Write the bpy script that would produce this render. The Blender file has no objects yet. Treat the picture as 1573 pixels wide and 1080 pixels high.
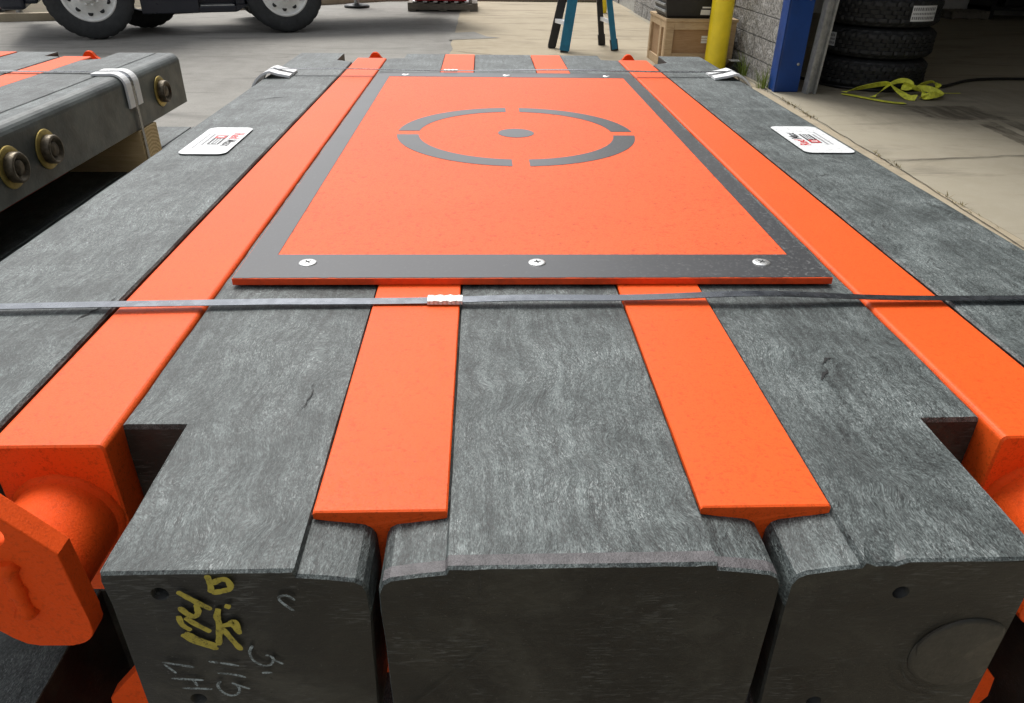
import bpy, bmesh, math, random
from mathutils import Vector, Matrix, noise
R = math.radians
random.seed(7)
S = bpy.context.scene
C = S.collection

# ------------------------------------------------------------------ camera
MAT_TOP = 0.91
cd = bpy.data.cameras.new('camera'); cam = bpy.data.objects.new('camera', cd); C.objects.link(cam)
cd.sensor_width = 36; cd.lens = 25.80; cd.clip_start = 0.02; cd.clip_end = 800
cam.matrix_world = Matrix(((0.99929, 0.005232, -0.037311, -0.0705),
                           (-0.034922, 0.500275, -0.865162, 0.0),
                           (0.014139, 0.865851, 0.500103, MAT_TOP + 0.3979),
                           (0, 0, 0, 1)))
S.camera = cam
# ------------------------------------------------------------------ sky and sun (bright overcast)
SUN_EL, SUN_AZ = R(56), R(-22)          # azimuth measured from +Y towards +X
w = bpy.data.worlds.new('World'); S.world = w; w.use_nodes = True
nt = w.node_tree; bg = nt.nodes['Background']
sky = nt.nodes.new('ShaderNodeTexSky'); sky.sky_type = 'NISHITA'; sky.sun_disc = False
sky.sun_elevation = SUN_EL; sky.sun_rotation = SUN_AZ
sky.air_density = 1.0; sky.dust_density = 4.0; sky.ozone_density = 1.0
hs = nt.nodes.new('ShaderNodeHueSaturation'); hs.inputs['Saturation'].default_value = 0.22
nt.links.new(sky.outputs[0], hs.inputs['Color']); nt.links.new(hs.outputs[0], bg.inputs[0])
bg.inputs[1].default_value = 0.13
sl = bpy.data.lights.new('sun', 'SUN'); sl.energy = 1.5; sl.angle = R(28); sl.color = (1.0, 0.965, 0.92)
so = bpy.data.objects.new('sun', sl); C.objects.link(so)
sd = Vector((math.sin(SUN_AZ) * math.cos(SUN_EL), math.cos(SUN_AZ) * math.cos(SUN_EL), math.sin(SUN_EL)))
so.rotation_euler = (-sd).to_track_quat('-Z', 'Y').to_euler(); so.location = sd * 20
S.view_settings.view_transform = 'Standard'; S.view_settings.look = 'None'
S.view_settings.exposure = 0.62; S.view_settings.gamma = 1

# ------------------------------------------------------------------ materials
class NT:
    def __init__(s, name):
        s.m = bpy.data.materials.new(name); s.m.use_nodes = True
        s.t = s.m.node_tree; s.b = s.t.nodes['Principled BSDF']
        s.tc = None
    def n(s, kind, **kw):
        nd = s.t.nodes.new('ShaderNode' + kind)
        for k, v in kw.items():
            if k in nd.inputs: nd.inputs[k].default_value = v
            else: setattr(nd, k, v)
        return nd
    def l(s, a, b): s.t.links.new(a, b)
    def obj(s, rnd=True):
        if s.tc: return s.tc
        tc = s.n('TexCoord')
        if not rnd: s.tc = tc.outputs['Object']; return s.tc
        oi = s.n('ObjectInfo'); mu = s.n('VectorMath', operation='SCALE'); mu.inputs[0].default_value = (13.1, 7.7, 5.3)
        s.l(oi.outputs['Random'], mu.inputs['Scale'])
        ad = s.n('VectorMath', operation='ADD'); s.l(tc.outputs['Object'], ad.inputs[0]); s.l(mu.outputs[0], ad.inputs[1])
        s.tc = ad.outputs[0]; return s.tc
    def mapping(s, vec, scale=(1, 1, 1), rot=(0, 0, 0)):
        mp = s.n('Mapping'); s.l(vec, mp.inputs[0]); mp.inputs['Scale'].default_value = scale; mp.inputs['Rotation'].default_value = rot
        return mp.outputs[0]
    def noise(s, vec, scale, detail=4, rough=.55, dist=0):
        nd = s.n('TexNoise'); s.l(vec, nd.inputs['Vector']); nd.inputs['Scale'].default_value = scale
        nd.inputs['Detail'].default_value = detail; nd.inputs['Roughness'].default_value = rough; nd.inputs['Distortion'].default_value = dist
        return nd
    def ramp(s, fac, stops):
        r = s.n('ValToRGB'); s.l(fac, r.inputs[0]); e = r.color_ramp.elements
        while len(e) < len(stops): e.new(.5)
        for el, (p, c) in zip(e, stops):
            el.position = p; el.color = (c, c, c, 1) if isinstance(c, (int, float)) else (*c, 1)
        return r.outputs[0]
    def mix(s, f, a, b, mode='MIX'):
        x = s.n('Mix', data_type='RGBA', blend_type=mode); 
        for sock, v in ((x.inputs[0], f), (x.inputs[6], a), (x.inputs[7], b)):
            if hasattr(v, 'node'): s.l(v, sock)
            else: sock.default_value = v if isinstance(v, (int, float)) else (*v, 1)
        return x.outputs[2]
    def math(s, op, a, b=0.5):
        x = s.n('Math', operation=op)
        for i, v in enumerate((a, b)):
            if hasattr(v, 'node'): s.l(v, x.inputs[i])
            else: x.inputs[i].default_value = v
        return x.outputs[0]
    def bump(s, h, strength=.4, dist=.002, prev=None):
        b = s.n('Bump'); b.inputs['Strength'].default_value = strength; b.inputs['Distance'].default_value = dist
        s.l(h, b.inputs['Height'])
        if prev: s.l(prev, b.inputs['Normal'])
        return b.outputs[0]
    def set(s, col=None, rough=None, metal=None, normal=None, spec=None):
        for k, v in (('Base Color', col), ('Roughness', rough), ('Metallic', metal), ('Normal', normal), ('Specular IOR Level', spec)):
            if v is None: continue
            if hasattr(v, 'node'): s.l(v, s.b.inputs[k])
            else: s.b.inputs[k].default_value = v if isinstance(v, (int, float)) else (*v, 1)
        return s.m

def plain(name, col, rough=.5, metal=0, var=.15, scale=12, bump=0, bscale=200, spec=None):
    t = NT(name); v = t.obj()
    a = t.noise(v, scale, 5, .6)
    c = t.mix(t.ramp(a.outputs[0], [(.3, 0), (.7, 1)]), tuple(x * (1 - var) for x in col), tuple(min(1, x * (1 + var)) for x in col))
    nrm = t.bump(t.noise(v, bscale, 3).outputs[0], bump, .002) if bump else None
    rr = t.ramp(t.noise(v, scale * 3, 4).outputs[0], [(.3, max(.02, rough - .08)), (.7, min(1, rough + .08))])
    return t.set(c, rr, metal, nrm, spec)

def timber_mat(name, dark, mid, light, smooth=False):
    t = NT(name); v = t.obj()
    wp = t.noise(v, 7, 2, .5, .8)
    sub = t.n('VectorMath', operation='SUBTRACT'); t.l(wp.outputs[1], sub.inputs[0]); sub.inputs[1].default_value = (.5, .5, .5)
    sc = t.n('VectorMath', operation='MULTIPLY'); t.l(sub.outputs[0], sc.inputs[0]); sc.inputs[1].default_value = (.060, .05, .01)
    ad = t.n('VectorMath', operation='ADD'); t.l(v, ad.inputs[0]); t.l(sc.outputs[0], ad.inputs[1]); v2 = ad.outputs[0]
    f1 = t.noise(t.mapping(v2, (1, .34, 1)), 1050, 3, .6, .5)
    f2 = t.noise(t.mapping(v2, (1, .36, 1), (0, 0, .4)), 640, 3, .6, .8)
    f3 = t.noise(t.mapping(v2, (1, .22, 1), (0, 0, -.25)), 95, 6, .7, 1.2)
    patch = t.noise(v, 11, 7, .68, .5)
    grain = t.math('ADD', t.math('MULTIPLY', f1.outputs[0], .48), t.math('ADD', t.math('MULTIPLY', f2.outputs[0], .36), t.math('MULTIPLY', f3.outputs[0], .16)))
    grain = t.math('ADD', grain, t.math('MULTIPLY', t.math('SUBTRACT', patch.outputs[0], .5), .28))
    stk = t.noise(t.mapping(v2, (1, .035, 1), (0, 0, .04)), 150, 4, .6, .3); grain = t.math('ADD', grain, t.math('MULTIPLY', t.math('SUBTRACT', stk.outputs[0], .5), .24))
    mid_n = t.noise(t.mapping(v2, (1, .45, 1), (0, 0, .2)), 85, 5, .72, 1.0); grain = t.math('ADD', grain, t.math('MULTIPLY', t.math('SUBTRACT', mid_n.outputs[0], .5), .19))
    col = t.ramp(grain, [(.36, dark), (.49, mid), (.61, light), (.76, tuple(min(.6, c * 1.6) for c in light))])
    # bright scuffed fibres in patches, faint long scuffs
    wk = t.noise(t.mapping(v2, (1, .25, 1), (0, 0, .5)), 800, 2, .5, 1.0)
    wm = t.math('MULTIPLY', t.ramp(wk.outputs[0], [(.57, 0), (.66, 1)]), t.ramp(patch.outputs[0], [(.44, .05), (.62, .75)]))
    col = t.mix(wm, col, (.33, .36, .355))
    sw = t.noise(t.mapping(v2, (1, .35, 1), (0, 0, -.7)), 26, 6, .72, 2.2)
    col = t.mix(t.ramp(sw.outputs[0], [(.29, .8), (.35, 0)]), col, (.012, .013, .013))
    col = t.mix(t.ramp(sw.outputs[0], [(.68, 0), (.76, .35)]), col, (.30, .32, .31))
    fl = t.noise(t.mapping(v2, (1, .30, 1), (0, 0, -.45)), 17, 3, .5, 3.2)
    fw_ = t.math('ABSOLUTE', t.math('SUBTRACT', fl.outputs[0], .5)); wr = t.math('MULTIPLY', t.ramp(fw_, [(0, .75), (.012, 0)]), t.ramp(patch.outputs[0], [(.47, 0), (.58, 1)]))
    col = t.mix(wr, col, (.012, .013, .013))
    oi = t.n('ObjectInfo'); tone = t.math('ADD', t.math('MULTIPLY', oi.outputs['Random'], .30), .86)
    hv = t.n('HueSaturation'); t.l(tone, hv.inputs['Value']); t.l(col, hv.inputs['Color']); col = hv.outputs[0]
    n1 = t.bump(grain, .6, .0012)
    n1 = t.bump(t.noise(v2, 34, 5, .62).outputs[0], .35, .004, n1)
    return t.set(col, t.ramp(f1.outputs[0], [(.3, .42), (.7, .66)]), 0, n1, .4)

def cut_mat(name):
    t = NT(name); v = t.obj()
    a = t.noise(v, 7, 6, .65, 1.0); b = t.noise(t.mapping(v, (1, 1, 1.6)), 48, 6, .7, 1.4); c = t.noise(v, 420, 3, .6)
    sw = t.noise(t.mapping(v, (.22, 1, 1.6), (0, .1, 0)), 300, 3, .6, .6)
    g = t.math('ADD', t.math('MULTIPLY', a.outputs[0], .6), t.math('MULTIPLY', b.outputs[0], .4))
    col = t.ramp(g, [(.36, (.005, .0055, .0052)), (.47, (.015, .0158, .0145)), (.55, (.030, .0305, .0255)), (.66, (.056, .056, .047))])
    hue = t.noise(v, 5, 3); col = t.mix(t.ramp(hue.outputs[0], [(.45, 0), (.65, .5)]), col, (.018, .0175, .0135))
    scuff = t.math('MULTIPLY', t.ramp(sw.outputs[0], [(.52, 0), (.66, 1)]), t.ramp(t.noise(v, 13, 4, .6).outputs[0], [(.49, 0), (.64, .9)]))
    col = t.mix(scuff, col, (.085, .092, .088))
    col = t.mix(t.ramp(c.outputs[0], [(.66, 0), (.74, .7)]), col, (.10, .10, .095))
    pit = t.noise(v, 120, 2); col = t.mix(t.ramp(pit.outputs[0], [(.22, .9), (.27, 0)]), col, (.003, .003, .003))
    return t.set(col, t.ramp(b.outputs[0], [(.3, .36), (.7, .6)]), 0, t.bump(g, .35, .004, t.bump(sw.outputs[0], .3, .0008)), .32)

def orange_mat(name, col, grain=700, strength=.25, rough=.45, speck=.5):
    t = NT(name); v = t.obj()
    a = t.noise(v, 4, 5, .6); f = t.noise(v, grain, 3, .7); sp = t.noise(v, grain * .62, 3, .7); sq = t.noise(v, grain * .26, 4, .75); dk = t.noise(v, 30, 5, .75)
    c = t.mix(t.ramp(a.outputs[0], [(.3, 0), (.7, 1)]), tuple(x * .93 for x in col), tuple(min(1, x * 1.05) for x in col))
    c = t.mix(t.ramp(sp.outputs[0], [(.55, 0), (.68, speck)]), c, tuple(x * .42 for x in col))
    c = t.mix(t.ramp(sq.outputs[0], [(.55, 0), (.66, speck)]), c, tuple(x * .45 for x in col))
    c = t.mix(t.ramp(dk.outputs[0], [(.66, 0), (.80, .35)]), c, tuple(x * .45 for x in col))
    st = t.noise(t.mapping(v, (1, .25, 1)), 9, 6, .7, 1.0)
    c = t.mix(t.ramp(st.outputs[0], [(.64, 0), (.76, .22)]), c, (.25, .08, .03))
    return t.set(c, t.ramp(f.outputs[0], [(.3, rough - .06), (.7, rough + .1)]), 0, t.bump(f.outputs[0], strength, .0006), .24)

def ground_mat(name, c1, c2, c3, fine=90, spots=.5, stains=(), sc_=(.06, .05, .035)):
    t = NT(name); v = t.obj(False)
    a = t.noise(v, .55, 6, .6, .4); b = t.noise(v, 5, 6, .65); f = t.noise(v, fine, 4, .7)
    st = t.noise(t.mapping(v, (.35, 1.3, 1), (0, 0, .25)), 1.6, 7, .66, 1.3)
    c = t.mix(t.ramp(a.outputs[0], [(.32, 0), (.68, 1)]), c1, c2)
    c = t.mix(t.ramp(b.outputs[0], [(.35, 0), (.75, .6)]), c, c3)
    c = t.mix(t.ramp(st.outputs[0], [(.53, 0), (.68, .65)]), c, tuple(x * .55 for x in c1))
    c = t.mix(t.ramp(f.outputs[0], [(.55, 0), (.75, spots)]), c, tuple(x * .5 for x in c1))
    if stains:
        wob = t.noise(v, 7, 5, .7); strk = t.noise(t.mapping(v, (4, .6, 1), (0, 0, .12)), 3, 5, .7)
        for cx, cy, hx, hy, rot, k in stains:
            mp = t.mapping(v, (1, 1, 1), (0, 0, 0)); su = t.n('VectorMath', operation='SUBTRACT'); t.l(v, su.inputs[0]); su.inputs[1].default_value = (cx, cy, 0)
            mv = t.mapping(su.outputs[0], (1 / hx, 1 / hy, 1), (0, 0, 0)); rt_ = t.n('VectorRotate', rotation_type='Z_AXIS'); t.l(su.outputs[0], rt_.inputs['Vector']); rt_.inputs['Angle'].default_value = rot
            t.l(rt_.outputs[0], mv.node.inputs[0]); ab = t.n('VectorMath', operation='ABSOLUTE'); t.l(mv, ab.inputs[0]); sp_ = t.n('SeparateXYZ'); t.l(ab.outputs[0], sp_.inputs[0])
            d = t.math('MAXIMUM', sp_.outputs[0], sp_.outputs[1]); d = t.math('ADD', d, t.math('MULTIPLY', t.math('SUBTRACT', wob.outputs[0], .5), .9))
            m = t.math('MULTIPLY', t.ramp(d, [(.78, k), (1.0, 0)]), t.ramp(strk.outputs[0], [(.35, .35), (.6, 1)])); c = t.mix(m, c, sc_)
    return t.set(c, .85, 0, t.bump(f.outputs[0], .35, .004, t.bump(b.outputs[0], .25, .01)), .3)

def mark_mat(name, col, th):
    t = NT(name); v = t.obj(); a = t.noise(v, 700, 4, .7); b = t.noise(v, 130, 4, .65)
    g = t.math('ADD', t.math('MULTIPLY', a.outputs[0], .5), t.math('MULTIPLY', b.outputs[0], .5))
    c = t.mix(t.ramp(g, [(th - .03, 0), (th + .07, 1)]), (.030, .030, .026), col)
    c = t.mix(t.ramp(b.outputs[0], [(.35, .5), (.6, 0)]), c, tuple(x * .5 for x in col))
    return t.set(c, .7, 0, t.bump(g, .4, .0006), .3)
M = {}
M['timber'] = timber_mat('weathered_composite', (.008, .010, .010), (.050, .061, .060), (.142, .166, .163))
M['timber_side'] = plain('moulded_composite', (.072, .084, .079), .45, 0, .55, 7, .35, 120)
M['cut'] = cut_mat('saw_cut_composite')
M['orange'] = orange_mat('orange_paint', (.84, .100, .011), 600, .3, .5)
M['orange_lug'] = orange_mat('orange_lug_paint', (.80, .082, .004), 420, .9, .72, .3)
M['plate_orange'] = orange_mat('orange_textured_plastic', (.84, .110, .024), 380, .8, .55, .75)
M['plate_edge'] = plain('orange_plate_edge', (.72, .062, .004), .55, 0, .2, 60)
def border_mat():
    t = NT('grey_plate_layer'); v = t.obj(False)
    f = t.noise(v, 500, 3, .6); d = t.noise(v, 170, 4, .8); g = t.noise(v, 3, 3)
    sep = t.n('SeparateXYZ'); t.l(v, sep.inputs[0])
    side = t.ramp(sep.outputs[0], [(.05, .12), (.40, 1)])
    dust = t.math('MULTIPLY', t.ramp(d.outputs[0], [(.55, 0), (.66, 1)]), side)
    c = t.mix(dust, (.050, .052, .055), (.19, .195, .195))
    return t.set(c, t.ramp(g.outputs[0], [(.3, .30), (.7, .38)]), 0, t.bump(f.outputs[0], .12, .0005), .5)
M['plate_grey'] = border_mat()
M['zinc'] = plain('zinc_screw', (.72, .73, .72), .3, .75, .1, 80)
M['dark_slot'] = plain('dark_recess', (.01, .01, .01), .8, 0, .1)
M['strap'] = plain('steel_strapping', (.15, .163, .182), .26, .85, .12, 25)
M['seal'] = plain('crimped_seal', (.62, .62, .59), .42, .8, .1, 60)
M['white'] = plain('white_plastic', (.78, .79, .79), .4, 0, .04, 30)
M['sticker'] = plain('white_sticker', (.80, .82, .82), .3, 0, .02, 20)
M['ink_black'] = plain('black_ink', (.02, .02, .022), .5, 0, .1)
M['ink_red'] = plain('red_ink', (.55, .03, .03), .5, 0, .1)
M['ink_grey'] = plain('grey_ink', (.25, .25, .26), .5, 0, .1)
M['yellow_mark'] = mark_mat('yellow_paint_marker', (.40, .34, .055), .40)
M['scratch'] = mark_mat('pale_scratch', (.05, .053, .05), .48)
M['knot'] = plain('smooth_knot', (.021, .0215, .018), .5, 0, .3, 40, .3, 150)
M['stripe'] = plain('purple_grey_residue', (.088, .083, .086), .6, 0, .35, 90, .5, 500)
M['chalk'] = mark_mat('white_chalk', (.30, .36, .38), .47)
M['brass'] = plain('zinc_yellow_washer', (.38, .29, .09), .48, .8, .25, 60)
M['nut'] = plain('dark_nut', (.13, .11, .08), .5, .7, .7, 45, .4, 150)
def wood_mat(name, a, b):
    t = NT(name); v = t.obj()
    r = t.noise(t.mapping(v, (.6, 6, 6)), 9, 4, .6, 1.5)
    c = t.mix(t.ramp(r.outputs[0], [(.3, 0), (.7, 1)]), a, b)
    k = t.noise(v, 3, 4); c = t.mix(t.ramp(k.outputs[0], [(.55, 0), (.8, .5)]), c, tuple(x * .5 for x in a))
    return t.set(c, .75, 0, t.bump(r.outputs[0], .25, .002), .3)
def ring_mat():
    t = NT('lumber_end_grain'); v = t.obj(False)
    wv = t.n('TexWave', wave_type='RINGS', rings_direction='X'); t.l(v, wv.inputs[0]); wv.inputs['Scale'].default_value = 26; wv.inputs['Distortion'].default_value = 2.5; wv.inputs['Detail Scale'].default_value = 3
    c = t.mix(wv.outputs['Fac'], (.74, .57, .31), (.50, .35, .16))
    return t.set(c, .8, 0, None, .3)
M['lumber'] = wood_mat('pine_lumber', (.50, .35, .17), (.66, .50, .28))
M['lumber_end'] = ring_mat()
M['old_wood'] = wood_mat('grey_pallet_wood', (.16, .145, .12), (.26, .235, .20))
M['crate_wood'] = wood_mat('crate_batten', (.42, .29, .16), (.56, .42, .26))
M['plywood'] = wood_mat('crate_plywood', (.33, .20, .10), (.42, .27, .15))
M['rubber'] = plain('tyre_rubber', (.020, .021, .022), .62, 0, .3, 30, .2, 200)
M['rubber_road'] = plain('worn_tyre_rubber', (.028, .030, .031), .7, 0, .35, 8, .2, 150)
M['rim'] = plain('white_wheel_rim', (.86, .86, .82), .35, 0, .12, 8)
M['navy'] = plain('navy_truck_paint', (.014, .017, .026), .35, 0, .2, 3)
M['black'] = plain('black_plastic', (.014, .014, .015), .45, 0, .2, 20)
M['glass'] = plain('dark_glass', (.03, .04, .05), .06, 0, .1)
M['blue'] = plain('blue_steel_paint', (.005, .048, .23), .38, 0, .18, 5, .1, 60)
M['galv'] = plain('galvanised_rail', (.42, .43, .42), .45, .6, .25, 20)
def block_mat():
    t = NT('split_face_block'); v = t.obj(False)
    a = t.noise(v, 45, 6, .75); b = t.noise(v, 4, 4); f = t.noise(v, 160, 4, .7)
    g = t.math('ADD', t.math('MULTIPLY', a.outputs[0], .65), t.math('MULTIPLY', f.outputs[0], .35))
    c = t.ramp(g, [(.40, (.04, .04, .04)), (.48, (.22, .215, .20)), (.57, (.52, .51, .49))])
    c = t.mix(t.ramp(b.outputs[0], [(.35, 0), (.75, .35)]), c, (.13, .125, .115))
    return t.set(c, .9, 0, t.bump(g, 1, .02), .2)
M['block'] = block_mat()
M['mortar'] = plain('mortar', (.20, .195, .18), .9, 0, .2, 20)
M['metal_wall'] = plain('interior_wall', (.66, .65, .62), .8, 0, .15, 1.5)
M['yellow'] = plain('yellow_bollard_paint', (.90, .69, .02), .38, 0, .10, 6, .1, 40)
M['teal'] = plain('teal_fibreglass', (.008, .155, .27), .4, 0, .2, 15)
M['sling'] = plain('yellow_webbing', (.72, .74, .07), .6, 0, .3, 25, .3, 300)
M['hose'] = plain('black_hose', (.012, .012, .012), .45, 0, .2)
M['red'] = plain('red_paint', (.45, .014, .022), .4, 0, .25, 8)
M['grass'] = plain('weed_green', (.16, .22, .03), .6, 0, .4, 30)
M['dry'] = plain('dry_weed', (.20, .16, .07), .8, 0, .4, 30)
M['crack'] = plain('crack_dirt', (.07, .06, .045), .95, 0, .4, 10)
M['asphalt'] = ground_mat('worn_asphalt', (.20, .193, .175), (.285, .276, .25), (.33, .318, .29), 90, .8)
M['concrete'] = ground_mat('tan_concrete', (.32, .268, .185), (.41, .35, .25), (.45, .39, .29), 130, .25)
M['floor'] = ground_mat('garage_concrete', (.29, .26, .195), (.36, .325, .245), (.39, .355, .28), 130, .25, [(3.92, 6.27, .34, .30, 0, .85), (3.90, 5.2, .085, .75, .10, .9), (4.12, 5.3, .07, .7, .12, .8), (4.1, 6.5, 1.3, .9, 0, .22)])
M['stain'] = ground_mat('oil_stain', (.07, .06, .045), (.11, .095, .07), (.15, .13, .10), 60, .4)
M['soil'] = ground_mat('brown_soil', (.09, .065, .04), (.13, .10, .06), (.11, .12, .05), 20, .6)
M['roof'] = plain('roof_sheet', (.6, .6, .58), .7, 0, .1, 2)

# ------------------------------------------------------------------ mesh helpers
class B:
    def __init__(s): s.bm = bmesh.new(); s.mi = 0
    def _mark(s, faces):
        for f in faces: f.material_index = s.mi
    def box(s, x0, x1, y0, y1, z0, z1, bev=0, mi=None, rot=None):
        r = bmesh.ops.create_cube(s.bm, size=1)
        vs = r['verts']
        for v in vs: v.co = Vector(((x0 + x1) / 2 + v.co.x * (x1 - x0), (y0 + y1) / 2 + v.co.y * (y1 - y0), (z0 + z1) / 2 + v.co.z * (z1 - z0)))
        if rot is not None:
            for v in vs: v.co = rot @ v.co
        fs = {f for v in vs for f in v.link_faces}
        if bev:
            rr = bmesh.ops.bevel(s.bm, geom=list({e for f in fs for e in f.edges}), offset=bev, segments=2, affect='EDGES', profile=.5)
            fs = set(rr['faces']) | {f for f in fs if f.is_valid}
        for f in fs: f.material_index = s.mi if mi is None else mi
        return s
    def poly(s, pts, mi=None):
        f = s.bm.faces.new([s.bm.verts.new(p) for p in pts]); f.material_index = s.mi if mi is None else mi; return f
    def prism(s, pts, off, mi=None, bev=0):
        """pts: closed 3-D outline; off: extrusion vector"""
        off = Vector(off); a = [s.bm.verts.new(p) for p in pts]; b = [s.bm.verts.new(Vector(p) + off) for p in pts]
        fs = [s.bm.faces.new(a[::-1]), s.bm.faces.new(b)]
        n = len(a)
        for i in range(n): fs.append(s.bm.faces.new((a[i], a[(i + 1) % n], b[(i + 1) % n], b[i])))
        if bev:
            rr = bmesh.ops.bevel(s.bm, geom=list({e for f in fs[:2] for e in f.edges}), offset=bev, segments=2, affect='EDGES', profile=.5)
            fs = [f for f in fs if f.is_valid] + list(rr['faces'])
        for f in fs: f.material_index = s.mi if mi is None else mi
        return s
    def lathe(s, prof, center, axis, n=48, mi=None, closed=False, fn=None):
        """prof: list of (r, h) along axis"""
        axis = Vector(axis).normalized(); q = Vector((0, 0, 1)).rotation_difference(axis); c = Vector(center)
        rings = []
        for k in range(n):
            a = 2 * math.pi * k / n; ring = []
            for i, (r, h) in enumerate(prof):
                if fn: r, h = fn(k, i, r, h)
                ring.append(s.bm.verts.new(c + q @ Vector((r * math.cos(a), r * math.sin(a), h))))
            rings.append(ring)
        m = len(prof); last = m if closed else m - 1
        for k in range(n):
            A, D = rings[k], rings[(k + 1) % n]
            for i in range(last):
                j = (i + 1) % m
                f = s.bm.faces.new((A[i], D[i], D[j], A[j])); f.material_index = s.mi if mi is None else mi; f.smooth = True
        return s
    def disc(s, r, center, axis, n=32, mi=None):
        axis = Vector(axis).normalized(); q = Vector((0, 0, 1)).rotation_difference(axis); c = Vector(center)
        s.poly([c + q @ Vector((r * math.cos(2 * math.pi * k / n), r * math.sin(2 * math.pi * k / n), 0)) for k in range(n)], mi); return s
    def cyl(s, r, a, b, n=32, mi=None, r2=None):
        a = Vector(a); b = Vector(b); L = (b - a).length; r2 = r if r2 is None else r2
        s.lathe([(0.0001, 0), (r, 0), (r, 0.0001), (r2, L - .0001), (r2, L), (0.0001, L)], a, b - a, n, mi); return s
    def tube(s, pts, r, n=10, mi=None):
        pts = [Vector(p) for p in pts]; rings = []
        for i, p in enumerate(pts):
            d = (pts[min(i + 1, len(pts) - 1)] - pts[max(i - 1, 0)]).normalized()
            u = d.cross(Vector((0, 0, 1))); u = u.normalized() if u.length > 1e-4 else Vector((1, 0, 0)); v = u.cross(d)
            rr = r(i) if callable(r) else r
            rings.append([s.bm.verts.new(p + rr * (math.cos(2 * math.pi * k / n) * u + math.sin(2 * math.pi * k / n) * v)) for k in range(n)])
        fs = []
        for A, D in zip(rings, rings[1:]):
            for k in range(n): f = s.bm.faces.new((A[k], A[(k + 1) % n], D[(k + 1) % n], D[k])); f.smooth = True; fs.append(f)
        fs += [s.bm.faces.new(rings[0][::-1]), s.bm.faces.new(rings[-1])]
        for f in fs: f.material_index = s.mi if mi is None else mi
        return s
    def band(s, pts, wid, thick, mi=None):
        """flat strap: pts list of (point, width-direction, normal)"""
        rings = []
        for p, wd, nr in pts:
            p = Vector(p); wd = Vector(wd).normalized() * wid / 2; nr = Vector(nr).normalized() * thick
            rings.append([s.bm.verts.new(q) for q in (p - wd, p + wd, p + wd + nr, p - wd + nr)])
        fs = []
        for A, D in zip(rings, rings[1:]):
            for k in range(4): fs.append(s.bm.faces.new((A[k], A[(k + 1) % 4], D[(k + 1) % 4], D[k])))
        fs += [s.bm.faces.new(rings[0][::-1]), s.bm.faces.new(rings[-1])]
        for f in fs: f.material_index = s.mi if mi is None else mi
        return s
    def flat_stroke(s, pts, wid, nrm, off=0, mi=None):
        """painted stroke lying on a plane with normal nrm"""
        nrm = Vector(nrm); pts = [Vector(p) for p in pts]; L, Rr = [], []
        for i, p in enumerate(pts):
            d = (pts[min(i + 1, len(pts) - 1)] - pts[max(i - 1, 0)]).normalized(); sd_ = d.cross(nrm).normalized()
            m_ = len(pts) - 1; e_ = min(i, m_ - i); ww = wid / 2 * (.35 if e_ == 0 else (.8 if e_ == 1 else 1)) * (.85 + .3 * random.random())
            L.append(s.bm.verts.new(p + sd_ * ww + nrm * off)); Rr.append(s.bm.verts.new(p - sd_ * ww + nrm * off))
        for i in range(len(pts) - 1):
            f = s.bm.faces.new((L[i], Rr[i], Rr[i + 1], L[i + 1])); f.material_index = s.mi if mi is None else mi
        return s
    def loft(s, secs, mi_side=0, mi_cap=1):
        rs = [[s.bm.verts.new(p) for p in sec] for sec in secs]; n = len(secs[0])
        for A, D in zip(rs, rs[1:]):
            for k in range(n):
                f = s.bm.faces.new((A[k], A[(k + 1) % n], D[(k + 1) % n], D[k])); f.material_index = mi_side(k) if callable(mi_side) else mi_side
        f = s.bm.faces.new(rs[0][::-1]); f.material_index = mi_cap
        f = s.bm.faces.new(rs[-1]); f.material_index = mi_cap
        return s
    def mesh(s, name, mats):
        bmesh.ops.recalc_face_normals(s.bm, faces=s.bm.faces)
        me = bpy.data.meshes.new(name); s.bm.to_mesh(me); s.bm.free()
        for m in (mats if isinstance(mats, (list, tuple)) else [mats]): me.materials.append(M[m] if isinstance(m, str) else m)
        return me

def put(name, me, parent=None, label=None, loc=None):
    o = bpy.data.objects.new(name, me); C.objects.link(o)
    if parent: o.parent = parent
    if label: o['label'] = label
    if loc: o.location = loc
    return o
def part(name, b, mats, parent, label=None, loc=None): return put(name, b.mesh(name, mats), parent, label, loc)
def tag(o, label, cat, group=None):
    o['label'] = label; o['category'] = cat
    if group: o['group'] = group
    return o
def thing(name, loc, label, cat, group=None, rz=0):
    o = bpy.data.objects.new(name, None); C.objects.link(o); o.location = loc; o.rotation_euler = (0, 0, rz); o.empty_display_size = .1
    return tag(o, label, cat, group)
def struct(name, b, mats):
    o = put(name, b.mesh(name, mats)); o['kind'] = 'structure'; return o
def copy_tree(o, parent=None):
    c = o.copy(); C.objects.link(c)
    if parent: c.parent = parent
    for ch in list(o.children): copy_tree(ch, c)
    return c
def jit(x, y, z, a): return a * noise.noise(Vector((x, y, z)))

def text_mesh(name, body, size, mat, origin, xdir, ydir, stretch=1.0):
    cu = bpy.data.curves.new(name, 'FONT'); cu.body = body; cu.size = size; cu.extrude = 0.0; cu.offset = size * .025
    tmp = bpy.data.objects.new('tmp', cu); C.objects.link(tmp)
    dg = bpy.context.evaluated_depsgraph_get(); me = bpy.data.meshes.new_from_object(tmp.evaluated_get(dg))
    bpy.data.objects.remove(tmp); bpy.data.curves.remove(cu)
    X = Vector(xdir) * stretch; Y = Vector(ydir); O = Vector(origin)
    for v in me.vertices: v.co = O + X * v.co.x + Y * v.co.y
    me.materials.clear(); me.materials.append(M[mat]); me.name = name
    return me

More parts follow.
